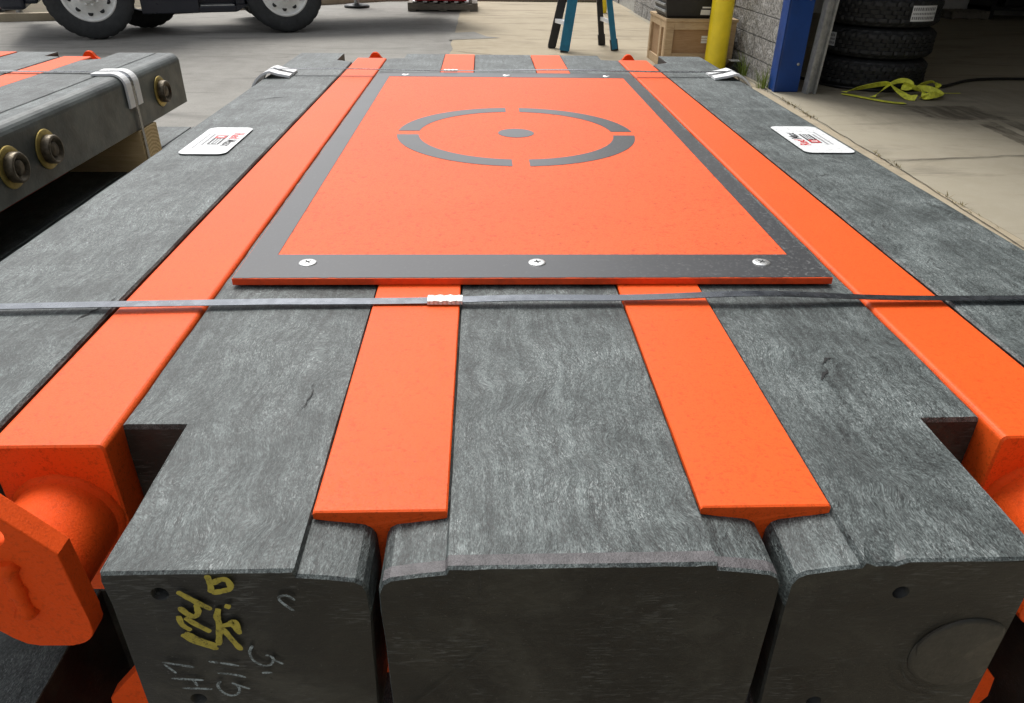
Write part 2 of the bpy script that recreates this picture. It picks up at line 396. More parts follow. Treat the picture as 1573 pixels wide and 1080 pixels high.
# ------------------------------------------------------------------ ground
b = B(); b.poly([(-250, -250, -.03), (250, -250, -.03), (250, 250, -.03), (-250, 250, -.03)]); struct('ground', b, 'soil')
b = B(); n = 60
edge = []
for i in range(n):
    y = -12 + i * 28.5 / (n - 1); edge.append((-.47 + jit(0, y * 1.3, 3, .05) + (jit(1, y * 6, 3, .03)), y))
b.poly([(-60, -12, -.008)] + [(-.2, -12, -.008), (-.2, 17.2, -.008), (-2, 16.3, -.008), (-6.4, 12.4, -.008), (-60, 2, -.008)])
struct('asphalt_yard', b, 'asphalt')
b = B(); b.poly([(x, y, 0) for x, y in edge] + [(2.6, 16.5, 0), (2.6, -12, 0)]); struct('concrete_apron', b, 'concrete')
# tongue of old asphalt over the apron edge
b = B(); b.poly([(-.52, 11.3, .004), (-.2, 11.45, .004), (-.02, 10.95, .004), (.16, 10.82, .004), (-.05, 10.72, .004), (-.52, 10.55, .004)]); struct('asphalt_patch', b, 'asphalt')
b = B(); b.poly([(2.6, -8, .001), (14, -8, .001), (14, 14.9, .001), (2.6, 14.9, .001)]); struct('garage_floor', b, 'floor')
b = B(); b.poly([(2.6, 14.9, .001), (40, 14.9, .001), (40, 19, .001), (2.6, 17, .001)]); struct('side_pavement', b, 'concrete')
def crack_strip(bb, pts, wid, z, amp=.02, step=.06):
    out = []
    for (x0, y0), (x1, y1) in zip(pts, pts[1:]):
        k = max(2, int(math.hypot(x1 - x0, y1 - y0) / step))
        for i in range(k): t = i / k; out.append((x0 + (x1 - x0) * t, y0 + (y1 - y0) * t))
    out.append(pts[-1])
    P = [(x + jit(x * 7, y * 7, 1, amp), y + jit(x * 7, y * 7, 5, amp), z) for x, y in out]
    bb.flat_stroke(P, wid, (0, 0, 1))
b = B()
crack_strip(b, [(2.63, 8.0), (2.62, 6.5), (2.6, 5.4), (2.59, 4.4), (2.53, 3.2), (2.5, 0)], .006, .005, .012)
crack_strip(b, [(-.47, 9.55), (-.1, 9.35), (.25, 9.15), (.4, 9.1), (.7, 9.08)], .014, .005, .05)
crack_strip(b, [(-3.4, 8.9), (-2.2, 9.2), (-1.2, 9.35), (-.5, 9.3)], .008, -.003, .06)
crack_strip(b, [(2.62, 4.75), (3.6, 4.9), (6, 5.0)], .008, .006, .03)
crack_strip(b, [(3.0, 7.9), (4.5, 7.95), (9, 8.05)], .010, .006, .01)
crack_strip(b, [(.25, 9.15), (.35, 8.9)], .02, .005, .05)
for k in range(26):
    x = random.uniform(-4.5, 2.4); y = random.uniform(6.5, 13); l = random.uniform(.08, .5); a = random.uniform(-.4, .4)
    crack_strip(b, [(x, y), (x + l * math.cos(a), y + l * math.sin(a))], random.uniform(.006, .016), .005 if x > -.4 else -.003, .05, .04)
struct('pavement_cracks', b, 'crack')
# far kerb and verge
kp = [(-40, 6.2), (-14, 10.9), (-7.2, 12.1), (-6.4, 12.4), (-2, 16.35), (1.5, 17.1), (8, 17.6), (40, 18)]
b = B()
for (x0, y0), (x1, y1) in zip(kp, kp[1:]):
    b.prism([(x0, y0, -.02), (x1, y1, -.02), (x1, y1 + .18, -.02), (x0, y0 + .18, -.02)], (0, 0, .12))
struct('kerb', b, 'concrete')
b = B(); b.poly([(x, y + .18, .07) for x, y in kp] + [(80, 120, .07), (-80, 120, .07)]); struct('verge', b, 'soil')

# ------------------------------------------------------------------ crane mats
T = .18; LEN = 2.452; FY0, FY1 = .0575, 2.43; TY0, TY1 = .1500, 2.358
NOTCH = .181
def ys(extra=()):
    s = {0.0, .0025, LEN - .0025, LEN}
    k = 0.02
    while k < LEN: s.add(round(k, 4)); k += .02 if k < 1 else .05
    s |= set(extra); return sorted(s)
def timber(prof, ylist, seed, x_of=None):
    """prof: list of (x,z,jitter); x_of(x,y) lets the outline change along the length"""
    secs = []
    cx = sum(p[0] for p in prof) / len(prof); cz = T / 2
    for y in ylist:
        sec = []
        for i, (x, z, a) in enumerate(prof):
            xx = x_of(x, y) if x_of else x
            jx = jit(seed + i * 3.1, y * 9, 0, a) + jit(seed + i * 3.1, y * 45, 2, a * .6); jz = jit(seed + i * 1.7, y * 12, 7, a * .5) if z > T - .03 else 0
            if y < .002 or y > LEN - .002:
                jx += .0012 * (1 if xx < cx else -1); jz += -.0014 if z > .1 else .001
            yy = y + 0
            if y < .002 and z > .1: jz += -abs(jit(seed + x * 150, 3, 3, .0016))
            if seed == 23 and .209 < x < .237 and z > .1 and y < .03: jz -= (.0048 * (.6 + abs(jit(x * 300, 1, 1, 1)))) if y < .004 else 0
            sec.append((xx + jx, yy, z + jz))
        secs.append(sec)
    return secs
def seg_top(x0, x1, n, a=.0007): return [(x0 + (x1 - x0) * i / n, T, a) for i in range(n + 1)]
def prof_center():
    Rt = [(.0995, T - .0052, .0006), (.120, T - .0075, .0004), (.140, T - .0108, .0004), (.1455, T - .0145, .0006), (.1488, T - .022, .001), (.149, T - .045, .0022), (.149, T - .08, .003), (.148, T - .13, .002), (.147, .004, .001)]
    return seg_top(-.0978, .0978, 26) + Rt + [(-x, z, a) for x, z, a in reversed(Rt)]
def prof_mid(sg):
    inn = [(.159, .004, .001), (.1575, T - .13, .002), (.1560, T - .08, .003), (.156, T - .045, .0022), (.1562, T - .022, .001), (.1595, T - .0145, .0006), (.165, T - .0108, .0004), (.185, T - .0075, .0004), (.2055, T - .0052, .0006)]
    p = inn + seg_top(.2072, .3975, 24) + [(.4005, T - .0012, .0012), (.4015, T - .006, .0016), (.402, T - .03, .002), (.402, .004, .001)]
    return [(sg * x, z, a) for x, z, a in p]
def prof_out(sg, xo, rnd):
    p = [(.511, .004, .001), (.511, T - .03, .001), (.5112, T - .003, .0008), (.5135, T, .0008)] + seg_top(.53, xo - rnd - .01, 6)
    for k in range(0, 6):
        a = k / 5 * math.pi / 2; p.append((xo - rnd + rnd * math.sin(a), T - rnd + rnd * math.cos(a), .0006))
    p += [(xo, T * .5, .0008), (xo, .004, .0008)]
    return [(sg * x, z, a) for x, z, a in p]
def notch_mid(x, y):
    if (y < NOTCH or y > LEN - .115) and abs(x) > .3415: return math.copysign(.3415 + (abs(x) - .3415) * .02, x)
    return x
def notch_out(x, y):
    if (y < NOTCH or y > LEN - .19) and abs(x) < .568: return math.copysign(.568 + (abs(x) - .568) * .02, x)
    return x
def cut_holes(me, holes):
    """drill blind holes into the near end face"""
    o = bpy.data.objects.new('tmp', me); C.objects.link(o); tmp = []
    for x, z, r in holes:
        bb = B(); bb.cyl(r, (x, -.02, z), (x, .035, z), 20); cm = bb.mesh('tmpcut', 'cut'); co = bpy.data.objects.new('tmpcut', cm); C.objects.link(co); tmp.append(co)
        md = o.modifiers.new('b', 'BOOLEAN'); md.operation = 'DIFFERENCE'; md.solver = 'EXACT'; md.object = co
    dg = bpy.context.evaluated_depsgraph_get(); r = bpy.data.meshes.new_from_object(o.evaluated_get(dg))
    for t_ in tmp: bpy.data.objects.remove(t_)
    bpy.data.objects.remove(o)
    return r
def tm(prof, yl, seed, x_of=None, side=lambda k: 0):
    bb = B(); bb.loft(timber(prof, yl, seed, x_of), side, 1); return bb.mesh('timber', ['timber', 'cut', 'timber_side'])
nl = (NOTCH, NOTCH + .0005, LEN - .115, LEN - .1155); no = (NOTCH, NOTCH + .0005, LEN - .19, LEN - .1905)
ME = {}
ME['c'] = tm(prof_center(), ys((.013,)), 1); ME['c'].materials.append(M['stripe'])
for p in ME['c'].polygons:
    if p.material_index == 0 and p.center.y < .013 and p.center.z > T - .013 and .0025 < p.center.y: p.material_index = 3
mside = lambda k: 0 if 3 <= k <= 34 else 1
ME['ml'] = tm(prof_mid(-1), ys(nl), 11, notch_mid, mside)
ME['mr'] = tm(prof_mid(1), ys(nl), 23, notch_mid, mside)
ME['ml_h'] = cut_holes(ME['ml'], [(-.305, T - .021, .0065), (-.301, T - .141, .0065)])
ME['mr_h'] = cut_holes(ME['mr'], [(.243, T - .033, .0065), (.205, T - .163, .0065)])
sidef = lambda k: 1 if k < 2 else (2 if k >= 14 else 0)
for sg, nm in ((-1, 'l'), (1, 'r')):
    ME['o' + nm] = tm(prof_out(sg, .735, .022), ys(no), 31 + sg, notch_out, sidef)
    ME['o' + nm + '_n'] = tm(prof_out(sg, .703, .004), ys(no), 41 + sg, notch_out, sidef)
def rail_prof(sg):
    p = [(.708, .004, .0006), (.708, T - .004, .0006), (.711, T, .0004), (.73, T, .0004)]
    for k in range(0, 7):
        a = k / 6 * math.pi / 2; p.append((.785 - .03 + .03 * math.sin(a), T - .03 + .03 * math.cos(a), .0005))
    p += [(.785, .09, .001), (.785, .004, .001)]
    return [(sg * x, z, a) for x, z, a in p]
for sg, nm in ((-1, 'l'), (1, 'r')):
    ME['r' + nm] = tm(rail_prof(sg), ys(), 51 + sg, None, lambda k: 2 if 4 <= k else 0)
# I-beam with tapered flanges
def ibeam():
    zt = T + .0028
    half = [(.0035, zt - .030), (.0045, zt - .021), (.009, zt - .0145), (.018, zt - .0125), (.0515, zt - .0062), (.0522, zt - .0055), (.0522, zt - .0012), (.051, zt)]
    top = [(-x, z) for x, z in half][::-1]
    rt = [(x, z) for x, z in half][::-1]
    bot = [(.0035, .024), (.009, .012), (.0515, .006), (.0522, .0), (-.0522, .0), (-.0515, .006), (-.009, .012), (-.0035, .024)]
    prof = top[:0] + [(-.051, zt)] + [(.051, zt)] + rt[1:] + bot + [(-x, z) for x, z in half[:-1]]
    yl = [FY0, FY0 + .0015] + [FY0 + .0015 + i * .05 for i in range(1, 47)] + [FY1 - .0015, FY1]
    bb = B(); secs = []
    for y in yl:
        sec = []
        for i, (x, z) in enumerate(prof):
            e = .001 if (y in (FY0, FY1)) else 0
            sec.append((x + jit(i, y * 10, 3, .0004), y + (jit(x * 60, 2, i * .1, .0022) if y < FY0 + .001 else 0), z - (e if z > .1 else 0) + jit(x * 5, y * 2, 3, .0003)))
        secs.append(sec)
    bb.loft(secs, 0, 0); return bb.mesh('steel_beam', 'orange')
ME['ib'] = ibeam()
def rtube():
    bb = B(); r = .006; hw = .0515; prof = []
    for cx, cz, a0 in ((hw - r, T - .001 - r, 0), (-hw + r, T - .001 - r, 90), (-hw + r, r, 180), (hw - r, r, 270)):
        for k in range(6): a = R(a0 + k * 18); prof.append((cx + r * math.cos(a), cz + r * math.sin(a)))
    secs = []
    for y in (TY0, TY0 + .0018, TY0 + .3, 1.2, 2.0, TY1 - .0018, TY1):
        e = .0018 if y in (TY0, TY1) else 0
        secs.append([(x - math.copysign(e, x), y, z - (e if z > .09 else -e)) for x, z in prof])
    bb.loft(secs, 0, 0); me = bb.mesh('steel_tube', 'orange')
    return me
ME['rt'] = rtube()
PC = T - .083        # pipe centre height
def lug_pipe(s):
    y0, y1 = (TY0, .0715) if s < 0 else (TY1, 2.44)
    d = -1 if y1 < y0 else 1; L = abs(y1 - y0)
    bb = B(); bb.lathe([(.0455, 0), (.0455, .004), (.0455, .0045), (.0455, L * .3), (.0455, L * .6), (.0455, L - .0045), (.0455, L - .004), (.0455, L)], (0, y0, PC), (0, d, 0), 64)
    bb.lathe([(.0505, 0), (.0500, .002), (.0485, .004), (.0468, .0055), (.0454, .0065)], (0, y0, PC), (0, d, 0), 64, fn=lambda k, i, r, h: (r + .0004 * math.sin(k * 1.3) * (i < 3), h))
    bb.lathe([(.0454, L - .006), (.0468, L - .005), (.0490, L - .002), (.0500, L)], (0, y0, PC), (0, d, 0), 64)
    return bb.mesh('lug_pipe', 'orange_lug')
def lug_plate(s, mir=1):
    y0, th = (.052, .0195) if s < 0 else (2.44, .0195)
    out = [(-.011, .015), (.011, .015), (.0510, -.0330), (.0550, -.108)] if s < 0 else [(-.013, .000), (-.006, .005), (.006, .005), (.013, .000), (.022, -.014), (.0535, -.036), (.0555, -.108)]
    for k in range(1, 7): a = R(-90 * k / 6); out.append((.0555 - .022 + .022 * math.cos(a), -.117 + .022 * math.sin(a)))
    if s > 0: out = out[2:]
    if s < 0: out = out[1:]
    if s < 0: out = [(-.011, .015)] + out
    if s < 0: out += [(.006, -.1392), (-.004, -.1365), (-.014, -.1285), (-.024, -.116), (-.044, -.088), (-.0545, -.066), (-.0510, -.0330)]
    else: out += [(-x, z) for x, z in out[::-1]]
    out = [(mir * x, z) for x, z in out]
    # keyhole: outline joined to the hole so the plate is a true ring with an eye
    hx, hz, hr = (.003 * mir, -.012, .0135) if s < 0 else (0, -.045, .012)
    bb = B(); bb.prism([(x, y0, T + z) for x, z in out], (0, th, 0), bev=.0012); me = bb.mesh('lug_plate', 'orange_lug')
    o = bpy.data.objects.new('tmp', me); C.objects.link(o); cb = B(); cb.cyl(hr, (hx, y0 - .01, T + hz), (hx, y0 + th + .01, T + hz), 28)
    co = bpy.data.objects.new('tmp2', cb.mesh('tmp', 'orange_lug')); C.objects.link(co)
    md = o.modifiers.new('b', 'BOOLEAN'); md.operation = 'DIFFERENCE'; md.solver = 'EXACT'; md.object = co
    dg = bpy.context.evaluated_depsgraph_get(); r = bpy.data.meshes.new_from_object(o.evaluated_get(dg))
    bpy.data.objects.remove(o); bpy.data.objects.remove(co); return r
def weld_bead(s):
    y0 = .052 if s < 0 else 2.4595
    pts = [(.009 + jit(k, 1, 2, .001), y0, T - .040 - .0062 * k) for k in range(11)]
    bb = B(); bb.tube(pts, lambda i: (.0052 if i in (0, 10) else .0060 + .0022 * ((i % 4) == 1) + .002 * (i in (1, 9))), 12); return bb.mesh('weld_bead', 'orange_lug')
for s in (-1, 1): ME['lp', s], ME['lpl', s, -1], ME['lpl', s, 1], ME['wb', s] = lug_pipe(s), lug_plate(s, 1), lug_plate(s, -1), weld_bead(s)
def bolt_parts(parent, x, y, z, sg):
    bb = B(); bb.lathe([(.020, 0), (.050, 0), (.052, .002), (.050, .005), (.020, .005), (.020, 0)], (x, y, z), (sg, 0, 0), 32)
    w_ = part('washer', bb, 'brass', parent)
    bb = B(); bb.lathe([(.036, .0045), (.037, .006), (.037, .024), (.035, .027), (.030, .0275), (.029, .018), (.0001, .018)], (x, y, z), (sg, 0, 0), 28)
    q = part('nut', bb, 'nut', w_); 
    bb = B(); bb.lathe([(.019, .015), (.019, .021), (.016, .024), (.0001, .0245)], (x, y, z), (sg, 0, 0), 20); part('rod_end', bb, 'nut', w_)
def build_mat(loc, label, rails=False, first=False):
    root = thing('crane_mat', loc, label, 'crane mat', 'stacked crane mats')
    tc = put('timber', ME['c'], root); put('timber', ME['ml_h' if first else 'ml'], root); put('timber', ME['mr_h' if first else 'mr'], root)
    for k in 'lr': put('timber', ME['o' + k + ('_n' if rails else '')], root)
    if rails:
        for k, sg in (('l', -1), ('r', 1)):
            rl = put('side_rail', ME['r' + k], root)
            for yy in BOLTS: bolt_parts(rl, sg * .7852, yy, T * .47, sg)
    for sg in (-1, 1):
        put('steel_beam', ME['ib'], root, loc=(sg * .1525, 0, 0))
        tb = put('steel_tube', ME['rt'], root, loc=(sg * .457, 0, 0))
        for s in (-1, 1):
            put('lug_pipe', ME['lp', s], tb); put('lug_plate', ME['lpl', s, sg], tb); put('lug_weld', ME['wb', s], tb)
    return root
BOLTS = (.30, 1.26, 1.43, 2.22)
Y0 = .3785; ZB = MAT_TOP - T
mat1 = build_mat((0, Y0, ZB), 'top crane mat in the foreground with the orange target plate screwed on it', first=True)
kids = {}
mid_l = [o for o in mat1.children if o.data == ME['ml_h']][0]; mid_r = [o for o in mat1.children if o.data == ME['mr_h']][0]; cen = [o for o in mat1.children if o.data == ME['c']][0]
mid_l['label'] = 'dark timber with yellow and white handwriting on its sawn end'
# handwriting on the sawn end
YW = [[[-.267,.000],[-.266,-.009],[-.267,-.018]],[[-.266,-.009],[-.258,-.004],[-.253,-.005],[-.252,-.014],[-.258,-.016],[-.267,-.018]],[[-.291,-.016],[-.281,-.026],[-.27,-.035]],[[-.28,-.029],[-.28,-.04],[-.286,-.043],[-.293,-.032]],[[-.295,-.041],[-.295,-.051],[-.289,-.057]],[[-.291,-.043],[-.284,-.051],[-.275,-.059]],[[-.297,-.061],[-.288,-.071],[-.273,-.078]],[[-.294,-.059],[-.285,-.068],[-.273,-.074]],[[-.265,-.034],[-.268,-.043],[-.267,-.05],[-.272,-.074]],[[-.26,-.031],[-.256,-.033]],[[-.267,-.053],[-.257,-.05],[-.254,-.062]],[[-.26,-.05],[-.255,-.047],[-.255,-.058]],[[-.266,-.055],[-.261,-.068],[-.256,-.08]]]
WW = [[[-.209,-.027],[-.214,-.021],[-.221,-.023],[-.219,-.029],[-.211,-.038]],[[-.247,-.075],[-.251,-.082],[-.25,-.092],[-.243,-.099],[-.236,-.098],[-.233,-.089],[-.239,-.086]],[[-.235,-.091],[-.227,-.097]],[[-.245,-.107],[-.237,-.107]],[[-.283,-.092],[-.276,-.094]],[[-.275,-.094],[-.261,-.098]],[[-.279,-.106],[-.266,-.108],[-.258,-.112]],[[-.278,-.116],[-.282,-.12],[-.28,-.129],[-.273,-.135],[-.266,-.131],[-.265,-.122],[-.27,-.118]],[[-.268,-.12],[-.257,-.126]],[[-.318,-.092],[-.295,-.098]],[[-.313,-.093],[-.295,-.099]],[[-.317,-.094],[-.31,-.105]],[[-.315,-.111],[-.291,-.114]],[[-.299,-.112],[-.297,-.121]],[[-.309,-.123],[-.286,-.125]]]
def smooth(p):
    for _ in range(2):
        q = [p[0]]
        for a, c in zip(p, p[1:]): q += [[a[0] * .75 + c[0] * .25, a[1] * .75 + c[1] * .25], [a[0] * .25 + c[0] * .75, a[1] * .25 + c[1] * .75]]
        p = q + [p[-1]]
    return p
b = B()
for i, st in enumerate(YW): b.flat_stroke([(x, -.0026 - .00002 * i, T + z) for x, z in smooth(st)], .0048, (0, -1, 0))
part('yellow_handwriting', b, 'yellow_mark', mid_l)
for i0, i1 in ((0, 1), (1, 4), (4, 9), (9, 15)):
    b = B()
    for i in range(i0, i1): b.flat_stroke([(x, -.0027 - .00002 * i, T + z) for x, z in smooth(WW[i])], .0022, (0, -1, 0))
    part('white_handwriting', b, 'chalk', mid_l)
# curved pull mark and knot on the sawn end of the other middle timber
b = B(); arc = [(.274, -.103), (.271, -.091), (.274, -.081), (.28, -.073), (.288, -.066), (.296, -.062), (.303, -.061)]
wd = [.0006, .0018, .0026, .0024, .0018, .001, .0003]
L_ = [b.bm.verts.new((x, -.0026, T + z)) for x, z in arc]; R_ = [b.bm.verts.new((x + w_ * .7, -.0026, T + z - w_ * .7)) for (x, z), w_ in zip(arc, wd)]
for i in range(6): b.bm.faces.new((L_[i], L_[i + 1], R_[i + 1], R_[i]))
part('pull_crack', b, 'dark_slot', mid_r)
for st, w_ in (([(.070, -.052), (.061, -.066), (.050, -.083)], .0008), ([(-.132, -.155), (-.100, -.118), (-.066, -.080)], .0009), ([(-.075, -.004), (-.074, -.018), (-.076, -.030)], .0006)):
    b = B(); b.flat_stroke([(x, -.0027, T + z) for x, z in smooth([list(p) for p in st])], w_, (0, -1, 0)); part('scratch_mark', b, 'scratch', cen)
for rr_, a0, a1, w_ in ((.041, 165, 285, .0008), (.050, 180, 280, .0006)):
    b = B(); b.flat_stroke([(.309 + rr_ * math.cos(R(a0 + (a1 - a0) * k / 16)) * 1.05, -.0027, T - .108 + rr_ * math.sin(R(a0 + (a1 - a0) * k / 16))) for k in range(17)], w_, (0, -1, 0)); part('flow_ring', b, 'scratch', mid_r)
b = B(); b.lathe([(.0001, .0024), (.036, .0024), (.0395, .0018), (.041, .0004)], (.311, 0, T - .104), (0, -1, 0), 40)
for v in b.bm.verts: v.co.x = min(.311 + (v.co.x - .311) * 1.0, .3385)
part('end_knot', b, 'knot', mid_r)
def crack_on_top(parent, pts, wid, z=T + .0009):
    bb = B(); P = []
    for (x0, y0), (x1, y1) in zip(pts, pts[1:]):
        k = 6
        for i in range(k): P.append((x0 + (x1 - x0) * i / k + random.uniform(-.0012, .0012), y0 + (y1 - y0) * i / k + random.uniform(-.0015, .0015), z))
    P.append((*pts[-1], z)); m = len(P) - 1
    nrm = Vector((0, 0, 1)); Lv, Rv = [], []
    for i, p in enumerate(P):
        ww = wid * math.sin(math.pi * (i + .15) / (m + .3)) * (.5 + random.random() * .6) / 2
        Lv.append(bb.bm.verts.new((p[0] - ww * .5, p[1] + ww, z))); Rv.append(bb.bm.verts.new((p[0] + ww * .5, p[1] - ww, z)))
    for i in range(m): bb.bm.faces.new((Lv[i], Lv[i + 1], Rv[i + 1], Rv[i]))
    return part('surface_crack', bb, 'dark_slot', parent)
crack_on_top(mid_r, [(.272, .245), (.285, .262), (.289, .268)], .0042); crack_on_top(mid_r, [(.287, .278), (.298, .290), (.305, .291)], .0030)
out_l = [o for o in mat1.children if o.data == ME['ol']][0]; out_r = [o for o in mat1.children if o.data == ME['or']][0]
crack_on_top(out_l, [(-.545, .375), (-.535, .40), (-.522, .425), (-.52, .455)], .0040)
crack_on_top(mid_l, [(-.245, .20), (-.239, .225), (-.242, .25)], .0028)
crack_on_top(out_l, [(-.66, 1.62), (-.62, 1.655), (-.58, 1.67)], .004)
crack_on_top(out_r, [(.60, .82), (.63, .76), (.65, .73)], .003)

# target plate
PT = .0090; pz = T + .0032; PX0, PX1, PY0, PY1 = -.387, .380, .853 - Y0, 2.372 - Y0
b = B(); b.box(PX0, PX1, PY0, PY1, pz, pz + PT, .0008)
for f in b.bm.faces: f.material_index = 0 if f.normal.z > .5 else 1
plate = part('target_plate', b, ['plate_orange', 'plate_edge'], mat1)
zt = pz + PT + .0006
IX0, IX1, IY0, IY1 = -.3475, .3475, .930 - Y0, 2.296 - Y0
b = B(); o_ = [(PX0 + .0012, PY0 + .0012), (PX1 - .0012, PY0 + .0012), (PX1 - .0012, PY1 - .0012), (PX0 + .0012, PY1 - .0012)]; i_ = [(IX0, IY0), (IX1, IY0), (IX1, IY1), (IX0, IY1)]
def ringpoly(bb, o_, i_, z0, z1):
    V = lambda pts, z: [bb.bm.verts.new((x, y, z)) for x, y in pts]
    a, c, d, e = V(o_, z1), V(i_, z1), V(o_, z0), V(i_, z0); n = len(o_)
    for k in range(n):
        j = (k + 1) % n
        bb.bm.faces.new((a[k], a[j], c[j], c[k])); bb.bm.faces.new((a[k], d[k], d[j], a[j])); bb.bm.faces.new((c[k], c[j], e[j], e[k])); bb.bm.faces.new((d[k], e[k], e[j], d[j]))
# ragged saw-cut edge on the outer rim of the grey layer
def ragged(p0, p1, n, a, s):
    out = []
    for k in range(n):
        t = k / n; x = p0[0] + (p1[0] - p0[0]) * t; y = p0[1] + (p1[1] - p0[1]) * t
        out.append((x, y + jit(x * 120, y * 30, s, a) + (abs(jit(x * 45, y * 20, s + 4, a * 1.5)))))
    return out
nn = 150
ro = ragged(o_[0], o_[1], nn, .0010, 1) + [o_[1], o_[2], o_[3]]
ri = [(IX0 + (IX1 - IX0) * k / nn, IY0) for k in range(nn)] + [i_[1], i_[2], i_[3]]
ringpoly(b, ro, ri, pz + PT + .0002, zt); part('plate_border', b, 'plate_grey', plate)
tc_ = (0, 1.6125 - Y0)
def arcseg(a0, a1):
    bb = B(); ro_, ri_ = .2555, .2095; n = 40; g = .0165
    def pt(r, q):      # q in 0..1 within the quadrant; gaps have parallel sides
        lo = math.asin(g / r); a = a0 + lo + (a1 - a0 - 2 * lo) * q; return (tc_[0] + r * math.cos(a), tc_[1] + r * math.sin(a))
    P = [pt(ro_, k / n) for k in range(n + 1)] + [pt(ri_, 1 - k / n) for k in range(n + 1)]
    Q = [(x, y, pz + PT + .0002) for x, y in P]
    # build as quads strip
    top_o = [bb.bm.verts.new((*pt(ro_, k / n), zt)) for k in range(n + 1)]; top_i = [bb.bm.verts.new((*pt(ri_, k / n), zt)) for k in range(n + 1)]
    lo_o = [bb.bm.verts.new((*pt(ro_, k / n), pz + PT + .0002)) for k in range(n + 1)]; lo_i = [bb.bm.verts.new((*pt(ri_, k / n), pz + PT + .0002)) for k in range(n + 1)]
    for k in range(n):
        bb.bm.faces.new((top_o[k], top_o[k + 1], top_i[k + 1], top_i[k])); bb.bm.faces.new((top_o[k], lo_o[k], lo_o[k + 1], top_o[k + 1])); bb.bm.faces.new((top_i[k], top_i[k + 1], lo_i[k + 1], lo_i[k]))
    for k in (0, n): bb.bm.faces.new((top_o[k], top_i[k], lo_i[k], lo_o[k]))
    return bb
for k in range(4): part('ring_segment', arcseg(R(90 * k), R(90 * k + 90)), 'plate_grey', plate)
b = B(); b.prism([(tc_[0] + .0388 * math.cos(2 * math.pi * k / 56), tc_[1] + .0388 * math.sin(2 * math.pi * k / 56), zt - .0005) for k in range(56)], (0, 0, .0005)); part('center_dot', b, 'plate_grey', plate)
for yy in (.902 - Y0, 2.326 - Y0):
    for xx in (-.302, 0, .302):
        b = B(); b.lathe([(.0001, .0016), (.0085, .0016), (.0112, .0010), (.0118, .0002), (.0118, 0)], (xx, yy, zt), (0, 0, 1), 32)
        sc = part('screw', b, 'zinc', plate); b = B(); a = random.uniform(0, 1.5)
        for q in (0, math.pi / 2):
            rot = Matrix.Translation((xx, yy, zt + .00175)) @ Matrix.Rotation(a + q, 4, 'Z'); b.box(-.0048, .0048, -.0008, .0008, -.0002, .0002 + .00005 * (q > 0), rot=rot)
        part('screw_recess', b, 'dark_slot', sc)
# stickers
def sticker(parent, x0, x1, y0, y1, up, label):
    z = T + .0026; r = .018; pts = []
    for cx, cy, a0 in ((x1 - r, y1 - r, 0), (x0 + r, y1 - r, 90), (x0 + r, y0 + r, 180), (x1 - r, y0 + r, 270)):
        for k in range(7): a = R(a0 + 15 * k); pts.append((cx + r * math.cos(a), cy + r * math.sin(a), z))
    bb = B(); bb.prism(pts, (0, 0, .0006)); st = part('label_sticker', bb, 'sticker', parent, label)
    zz = z + .0009; X = Vector((0, -up, 0)); Y = Vector((up, 0, 0))      # reading direction, letter-up direction
    cx, cy = (x0 + x1) / 2, (y0 + y1) / 2; wx = x1 - x0; O = Vector((cx, cy, zz))
    P = lambda u, v: O + X * u + Y * v
    me = text_mesh('printed_word', 'Red', .031, 'ink_red', P(-.058, .020), X, Y, 1.0); put('printed_word', me, st)
    me = text_mesh('printed_word', 'Max', .031, 'ink_black', P(-.003, .020), X, Y, 1.0); put('printed_word', me, st)
    bb = B()
    def rect(u0, u1, v0, v1, mi, dz=0): bb.poly([P(u0, v0) + Vector((0, 0, dz)), P(u1, v0) + Vector((0, 0, dz)), P(u1, v1) + Vector((0, 0, dz)), P(u0, v1) + Vector((0, 0, dz))], mi)
    rect(-.038, .038, -.012, .013, 0); rect(-.036, -.012, -.010, .011, 1, .0002); rect(-.009, .036, -.006, -.0035, 2, .0002); rect(-.009, .036, .006, .0085, 2, .0002)
    for k in range(5): rect(-.006 + k * .008, -.001 + k * .008, -.001, .004, 2, .0002)
    rect(-.028, -.020, -.006, .007, 2, .0004)
    part('printed_emblem', bb, ['ink_black', 'ink_red', 'sticker'], st)
    bb = B()
    for row, (v, n_, h) in enumerate(((-.022, 13, .0045), (-.032, 17, .003))):
        u = -.05
        for k in range(n_):
            l = random.uniform(.003, .007); bb.poly([P(u, v), P(u + l, v), P(u + l, v + h), P(u, v + h)], 0); u += l + .0018
    part('printed_line', bb, ['ink_grey'], st)
    return st
sticker(out_l, -.676, -.581, 1.467 - Y0, 1.688 - Y0, 1, 'white sticker with red and black lettering')
sticker(out_r, .598, .706, 1.50 - Y0, 1.733 - Y0, -1, 'white sticker with red and black lettering')

build_mat((.017, Y0 + .102, ZB - .323), 'second crane mat down, under the foreground mat with the orange target plate')
build_mat((0, Y0 + .03, ZB - .64), 'lowest crane mat of the foreground stack, resting on blocks on the ground')
LX, LY, LZ = -2.008, .555, ZB - .03
build_mat((LX, LY, LZ), 'top crane mat of the stack at left with bolts in its side rail', rails=True)
build_mat((LX, LY + .2, LZ - .32), 'lower crane mat of the left stack under the wooden block', rails=True)
build_mat((LX, LY + .05, LZ - .64), 'bottom crane mat of the left stack, lying nearest the ground', rails=True)
